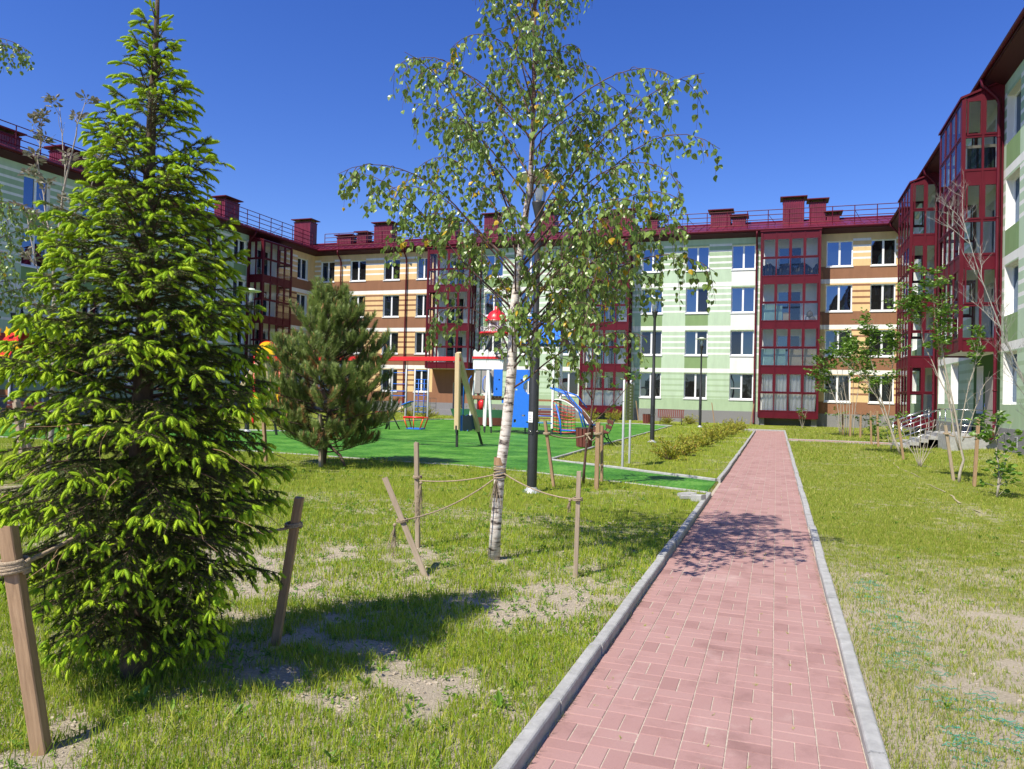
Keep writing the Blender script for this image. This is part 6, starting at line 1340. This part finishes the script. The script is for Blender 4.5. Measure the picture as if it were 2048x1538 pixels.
st = thing('spring_stool', 'small blue table on a post near the front legs of the swing', 'play table', (-12.4, 31.0, TZ)); mb = MB(); mb.lathe((0, 0, 0), [(0.05, 0), (0.05, 0.6), (0, 0.6)], 'p_blue', 10); mb.build('post', st); mb = MB(); mb.lathe((0, 0, 0), [(0, 0.42), (0.28, 0.42), (0.28, 0.46), (0, 0.46)], 'brown_plank', 16); mb.build('top', st)
st.location = (-13.1, 31.6, TZ)
pw = thing('play_tower', 'red-posted climbing frame with yellow half-round board, behind the pine', 'play frame', (-21.9, 29.0, TZ))
for x in (-0.85, 0.55): b = MB(); b.lathe((x, 0, 0), [(0.06, 0), (0.06, 3.3), (0, 3.3)], 'p_red', 10); b.build('post', pw)
mb = MB(); nn = 20; mb.prism([(-0.15+0.62*math.cos(math.pi*i/nn), -0.07, 3.2+0.66*math.sin(math.pi*i/nn)) for i in range(nn+1)], (0, 0.03, 0), 'p_red'); mb.prism([(-0.15+0.56*math.cos(math.pi*i/nn), -0.1, 3.23+0.59*math.sin(math.pi*i/nn)) for i in range(nn+1)], (0, 0.028, 0), 'p_yellow'); mb.build('round_board', pw)
mb = MB(); mb.prism([(-0.8, -0.05, 1.15), (0.6, -0.05, 1.15), (0.6, -0.05, 1.42), (-0.1, -0.05, 1.48), (-0.8, -0.05, 1.42)], (0, 0.03, 0), 'p_yellow'); mb.build('yellow_panel', pw)
mb = MB(); mb.bar((-0.85, 0, 3.25), (0.55, 0, 3.25), 0.08, 0.1, 'p_red'); mb.box((-0.85, -0.3, 0.55), (0.55, 0.5, 0.62), 'p_blue'); mb.build('beams', pw)
ph = thing('play_house', 'play house with yellow leaf-edged red roof at the left edge of the court', 'play house', (-32.6, 24.8, TZ))
for x in (-0.9, 0.9):
    for y in (-0.8, 0.8): b = MB(); b.lathe((x, y, 0), [(0.06, 0), (0.06, 2.9), (0, 2.9)], 'galv', 10); b.build('post', ph)
mb = MB(); mb.prism([(-1.2, -1.1, 2.8), (1.2, -1.1, 2.8), (0.8, -0.2, 3.9), (-0.8, -0.2, 3.9)], (0, 0.05, 0), 'p_red'); mb.prism([(-1.2, 1.1, 2.8), (1.2, 1.1, 2.8), (0.8, 0.2, 3.9), (-0.8, 0.2, 3.9)], (0, -0.05, 0), 'p_red'); mb.box((-1.25, -1.15, 2.7), (1.25, -1.1, 2.85), 'p_yellow'); mb.build('roof', ph)
mb = MB(); rg = random.Random(1)
for i in range(9):
    x = -1.1+0.28*i; z = 3.9 if i % 2 else 3.3; mb.prism([(x+0.2*math.cos(6.283*k/10)*(1 if k % 2 else 0.55), -0.75+0.2*(i % 2), z+0.26*math.sin(6.283*k/10)*(1 if k % 2 else 0.55)) for k in range(10)], (0, 0.04, 0), 'p_yellow')
mb.build('leaf_trim', ph)
mb = MB(); mb.box((-0.9, -0.85, 1.1), (0.9, -0.8, 1.35), 'deck_wood'); mb.box((-0.9, -0.8, 1.0), (0.9, 0.8, 1.06), 'deck_wood'); mb.build('front_panel', ph)

# ------------------------------------------------------------------ netting in the right lawn
mb = MB(); rg = random.Random(6)
for (cx, cy, wx, wy) in ((0.86, 6.0, 0.4, 1.5), (1.05, 4.6, 0.5, 0.9), (1.5, 4.1, 0.9, 1.0), (1.9, 3.6, 0.8, 0.6), (0.9, 4.0, 0.25, 0.8), (0.8, 7.4, 0.3, 0.9), (1.0, 3.5, 0.3, 0.3)):
    for i in range(int(wy/0.02)):
        y = cy-wy/2+i*0.02; x0 = cx-wx/2+rg.uniform(-0.05, 0.75)*wx; L = wx*rg.uniform(0.08, 0.35); P = []
        for k in range(9): x = x0+L*k/8; P.append((x, y+0.006*math.sin(k*1.57)+rg.gauss(0, 0.003), float(gz(x, y))+0.008+0.006*math.sin(k*2.1+i)))
        if rg.random() < 0.8: mb.tube(P, 0.0022, 'net_green', 3, cap=False)
tag(mb.build('plastic_netting'), 'torn green plastic turf netting showing in the bare ground right of the path', 'netting', kind='stuff')

# ------------------------------------------------------------------ grass and weeds
def blades(name, regions, m, seed, kind_fn):
    rs = np.random.RandomState(seed); VV, FF = [], []; base = 0
    for (x0, x1, y0, y1, dens, h, wd, five, thr) in regions:
        n = int((x1-x0)*(y1-y0)*dens); x = rs.uniform(x0, x1, n); y = rs.uniform(y0, y1, n)
        # tufts: pull blades towards tuft centres
        ok = kind_fn(x, y) & ~on_path(x, y, 0.085) & ~in_poly(x, y, TURF) & (y < 52.6) & (x < 7.2) & (x/np.maximum(y, 0.1) < 0.92) & (x/np.maximum(y, .1) > -2.1)
        nb = fbm(x, y, 1.3)*0.5+fbm(x+31, y+7, 4.5)*0.5
        ok &= nb+rs.normal(0, 0.05, n) > thr(x, y)
        x, y, nb = x[ok], y[ok], nb[ok]; n = len(x)
        if not n: continue
        a = rs.uniform(0, 6.283, n); hh = h*rs.gamma(6, 1/6., n)*(0.6+0.8*nb); ww = wd*rs.uniform(0.6, 1.3, n); ln = rs.gamma(2, 0.28, n)*hh*0.8; la = rs.uniform(0, 6.283, n)
        z = gz(x, y)-0.004; p = np.stack([x, y, z], -1); s = np.stack([np.cos(a)*ww/2, np.sin(a)*ww/2, np.zeros(n)], -1); l = np.stack([np.cos(la)*ln, np.sin(la)*ln, np.zeros(n)], -1); up = np.zeros((n, 3)); up[:, 2] = hh
        if five:
            mid = p+up*0.55+l*0.3; V = np.stack([p-s, p+s, mid+s*0.8, mid-s*0.8, p+up+l-np.array([0, 0, 1])*(ln**2/np.maximum(hh, 1e-4)*0.25)[:, None]], 1); F = np.array([(0, 1, 2), (0, 2, 3), (3, 2, 4)])
        else: V = np.stack([p-s, p+s, p+up+l], 1); F = np.array([(0, 1, 2)])
        k = V.shape[1]; FF.append((F[None]+(np.arange(n)*k)[:, None, None]).reshape(-1, 3)+base); VV.append(V.reshape(-1, 3)); base += n*k
    V = np.concatenate(VV); F = np.concatenate(FF); print(name, len(F)); o = obj(name, np_mesh(name, V, F, [m])); return tag(o, kind='stuff')
left = lambda x, y: x < PX0
right = lambda x, y: x > PX1
o = blades('grass', [(-6.5, -1.0, 2.0, 5.0, 7500, 0.055, 0.0045, True, lambda x, y: 0.435-0.12*smooth(-1.9, -1.15, x)), (-10, -1.0, 5.0, 9.0, 3600, 0.05, 0.006, True, lambda x, y: 0.47-0.14*smooth(-1.9, -1.15, x)-0.1*smooth(7.0, 9, y)), (-22, -1.0, 9.0, 17.0, 750, 0.06, 0.009, False, lambda x, y: 0.36+0*x), (-34, -1, 17, 30, 130, 0.07, 0.016, False, lambda x, y: 0.36+0*x), (-34, -1, 30, 52.6, 45, 0.08, 0.03, False, lambda x, y: 0.3+0*x)], 'grass', 1, left)
tag(o, 'yellow-green grass growing in patches over the sandy ground left of the path', 'grass')
o = blades('mown_grass', [(0.5, 4.5, 2.0, 6.0, 6200, 0.033, 0.0038, True, lambda x, y: 0.485-0.2*smooth(0.85, 0.6, x)-0.1*smooth(4.6, 6.0, y)), (0.5, 7.2, 6.0, 12.0, 2600, 0.033, 0.0055, True, lambda x, y: 0.34-0.12*smooth(6, 9, y)), (0.5, 7.2, 12, 22, 800, 0.038, 0.011, False, lambda x, y: 0.25+0.5*(np.abs(x-2.95-0.012*(y-10)) < 0.07)), (0.5, 7.2, 22, 36, 220, 0.06, 0.02, False, lambda x, y: 0.28+0*x), (-2, 7.2, 36, 52.8, 90, 0.07, 0.03, False, lambda x, y: 0.28+0*x)], 'grass_dry', 2, right)
tag(o, 'mown dry yellowish grass on the lawn right of the path', 'grass')
# grass fringe along the kerbs and tufts in paver joints
rs = np.random.RandomState(7); n = 2600; V = []; F = []
y = rs.uniform(2.2, 34, n)**1.0; side = rs.rand(n) < 0.5; keep = fbm(y*3, side*50.0, 1.0) > 0.42
for i in range(n):
    if not keep[i]: continue
    x = (PX1-0.002-abs(rs.normal(0, 0.012))) if side[i] else (PX0+0.004+abs(rs.normal(0, 0.006))); h = rs.uniform(0.02, 0.075)*(1 if side[i] else 0.7); lx = -rs.uniform(0.005, 0.05) if side[i] else rs.uniform(0, 0.03); b = len(V); wv = 0.0025+0.0003*y[i]
    V += [(x, y[i]-wv, -0.035), (x, y[i]+wv, -0.035), (x+lx, y[i]+rs.normal(0, .02), -0.03+h)]; F.append((b, b+1, b+2))
for k in range(90):
    i = rs.randint(1, 7); x = PX0-0.05+0.2*i+rs.normal(0, .004); yy = 2.5+rs.rand()**1.5*14
    for q in range(9): b = len(V); a = rs.uniform(0, 6.28); r = rs.uniform(0.006, 0.022); V += [(x-.0015, yy, -0.034), (x+.0015, yy, -0.034), (x+r*math.cos(a), yy+r*math.sin(a)*1.6, -0.03+rs.uniform(0.002, 0.016))]; F.append((b, b+1, b+2))
o = obj('kerb_grass', np_mesh('kerb_grass', V, F, ['grass'])); tag(o, 'thin grass blades growing in the paving joints and along both kerbs', 'grass', kind='stuff')
# broad-leaved weeds: rosettes of small leaves
rs = np.random.RandomState(9); P, D, S = [], [], []
def rosettes(n, x0, x1, y0, y1, smin, smax):
    for k in range(n):
        x, y = rs.uniform(x0, x1), rs.uniform(y0, y1)
        if on_path(np.array(x), np.array(y), 0.1) or in_poly(np.array(x), np.array(y), TURF): continue
        s = rs.uniform(smin, smax); z = float(gz(x, y)); m = rs.randint(4, 11); hgt = rs.uniform(0.0, 0.06)
        for q in range(m):
            a = rs.uniform(0, 6.28); e = rs.uniform(0.15, 1.1); P.append((x+rs.normal(0, .012), y+rs.normal(0, .012), z+hgt*rs.rand())); D.append((math.cos(a)*math.cos(e), math.sin(a)*math.cos(e), math.sin(e))); S.append(s*rs.uniform(0.5, 1.2))
rosettes(1200, -5.5, -1.1, 2.2, 5.5, 0.014, 0.04); rosettes(1700, -7, -1.1, 5, 10, 0.018, 0.045); rosettes(10, -3.2, -1.3, 2.6, 4.2, 0.06, 0.09); rosettes(120, 0.6, 4.5, 3, 12, 0.02, 0.05); rosettes(260, -12, -1.2, 10, 16, 0.04, 0.07)
tv, tf = leaf_tpl(0.7, kind='long'); V, F = scatter(tv, tf, np.array(P), np.array(D), np.array(S), rs.uniform(-0.5, 0.5, len(P))); o = obj('weeds', np_mesh('weeds', V, F, ['weed'])); tag(o, 'low broad-leaved weeds sprouting from the sandy bed left of the path', 'weeds', kind='stuff')
# clods of dry soil in the beds
rs = np.random.RandomState(10); mb_V, mb_F = [], []; tb = bmesh.new(); bmesh.ops.create_icosphere(tb, subdivisions=1, radius=1); iv = np.array([v.co[:] for v in tb.verts]); itf = np.array([[v.index for v in f.verts] for f in tb.faces]); tb.free()
n = 16000; x = np.concatenate([rs.uniform(-6, -1.15, n), rs.uniform(0.6, 3.2, 900)]); y = np.concatenate([2.2+8*rs.rand(n)**1.3, 2.4+3*rs.rand(900)]); ok = (fbm(x, y, 1.3) < 0.56); x, y = x[ok], y[ok]; n = len(x)
s = np.minimum(rs.gamma(2, 0.0026, n), 0.016); sc = np.stack([s*rs.uniform(.7, 1.6, n), s*rs.uniform(.7, 1.6, n), s*rs.uniform(.5, 1, n)], -1); tv = iv*(1+np.random.RandomState(1).normal(0, .12, iv.shape))
V, F = scatter(tv, itf, np.stack([x, y, gz(x, y)+s*0.15], -1), np.tile([[0.05, 0.1, 1.0]], (n, 1)), sc, rs.uniform(0, 6.28, n)); o = obj('soil_clods', np_mesh('soil_clods', V, F, ['soil'], smooth=False)); tag(o, 'small clods of dry sandy soil between the weeds', 'soil', kind='stuff')
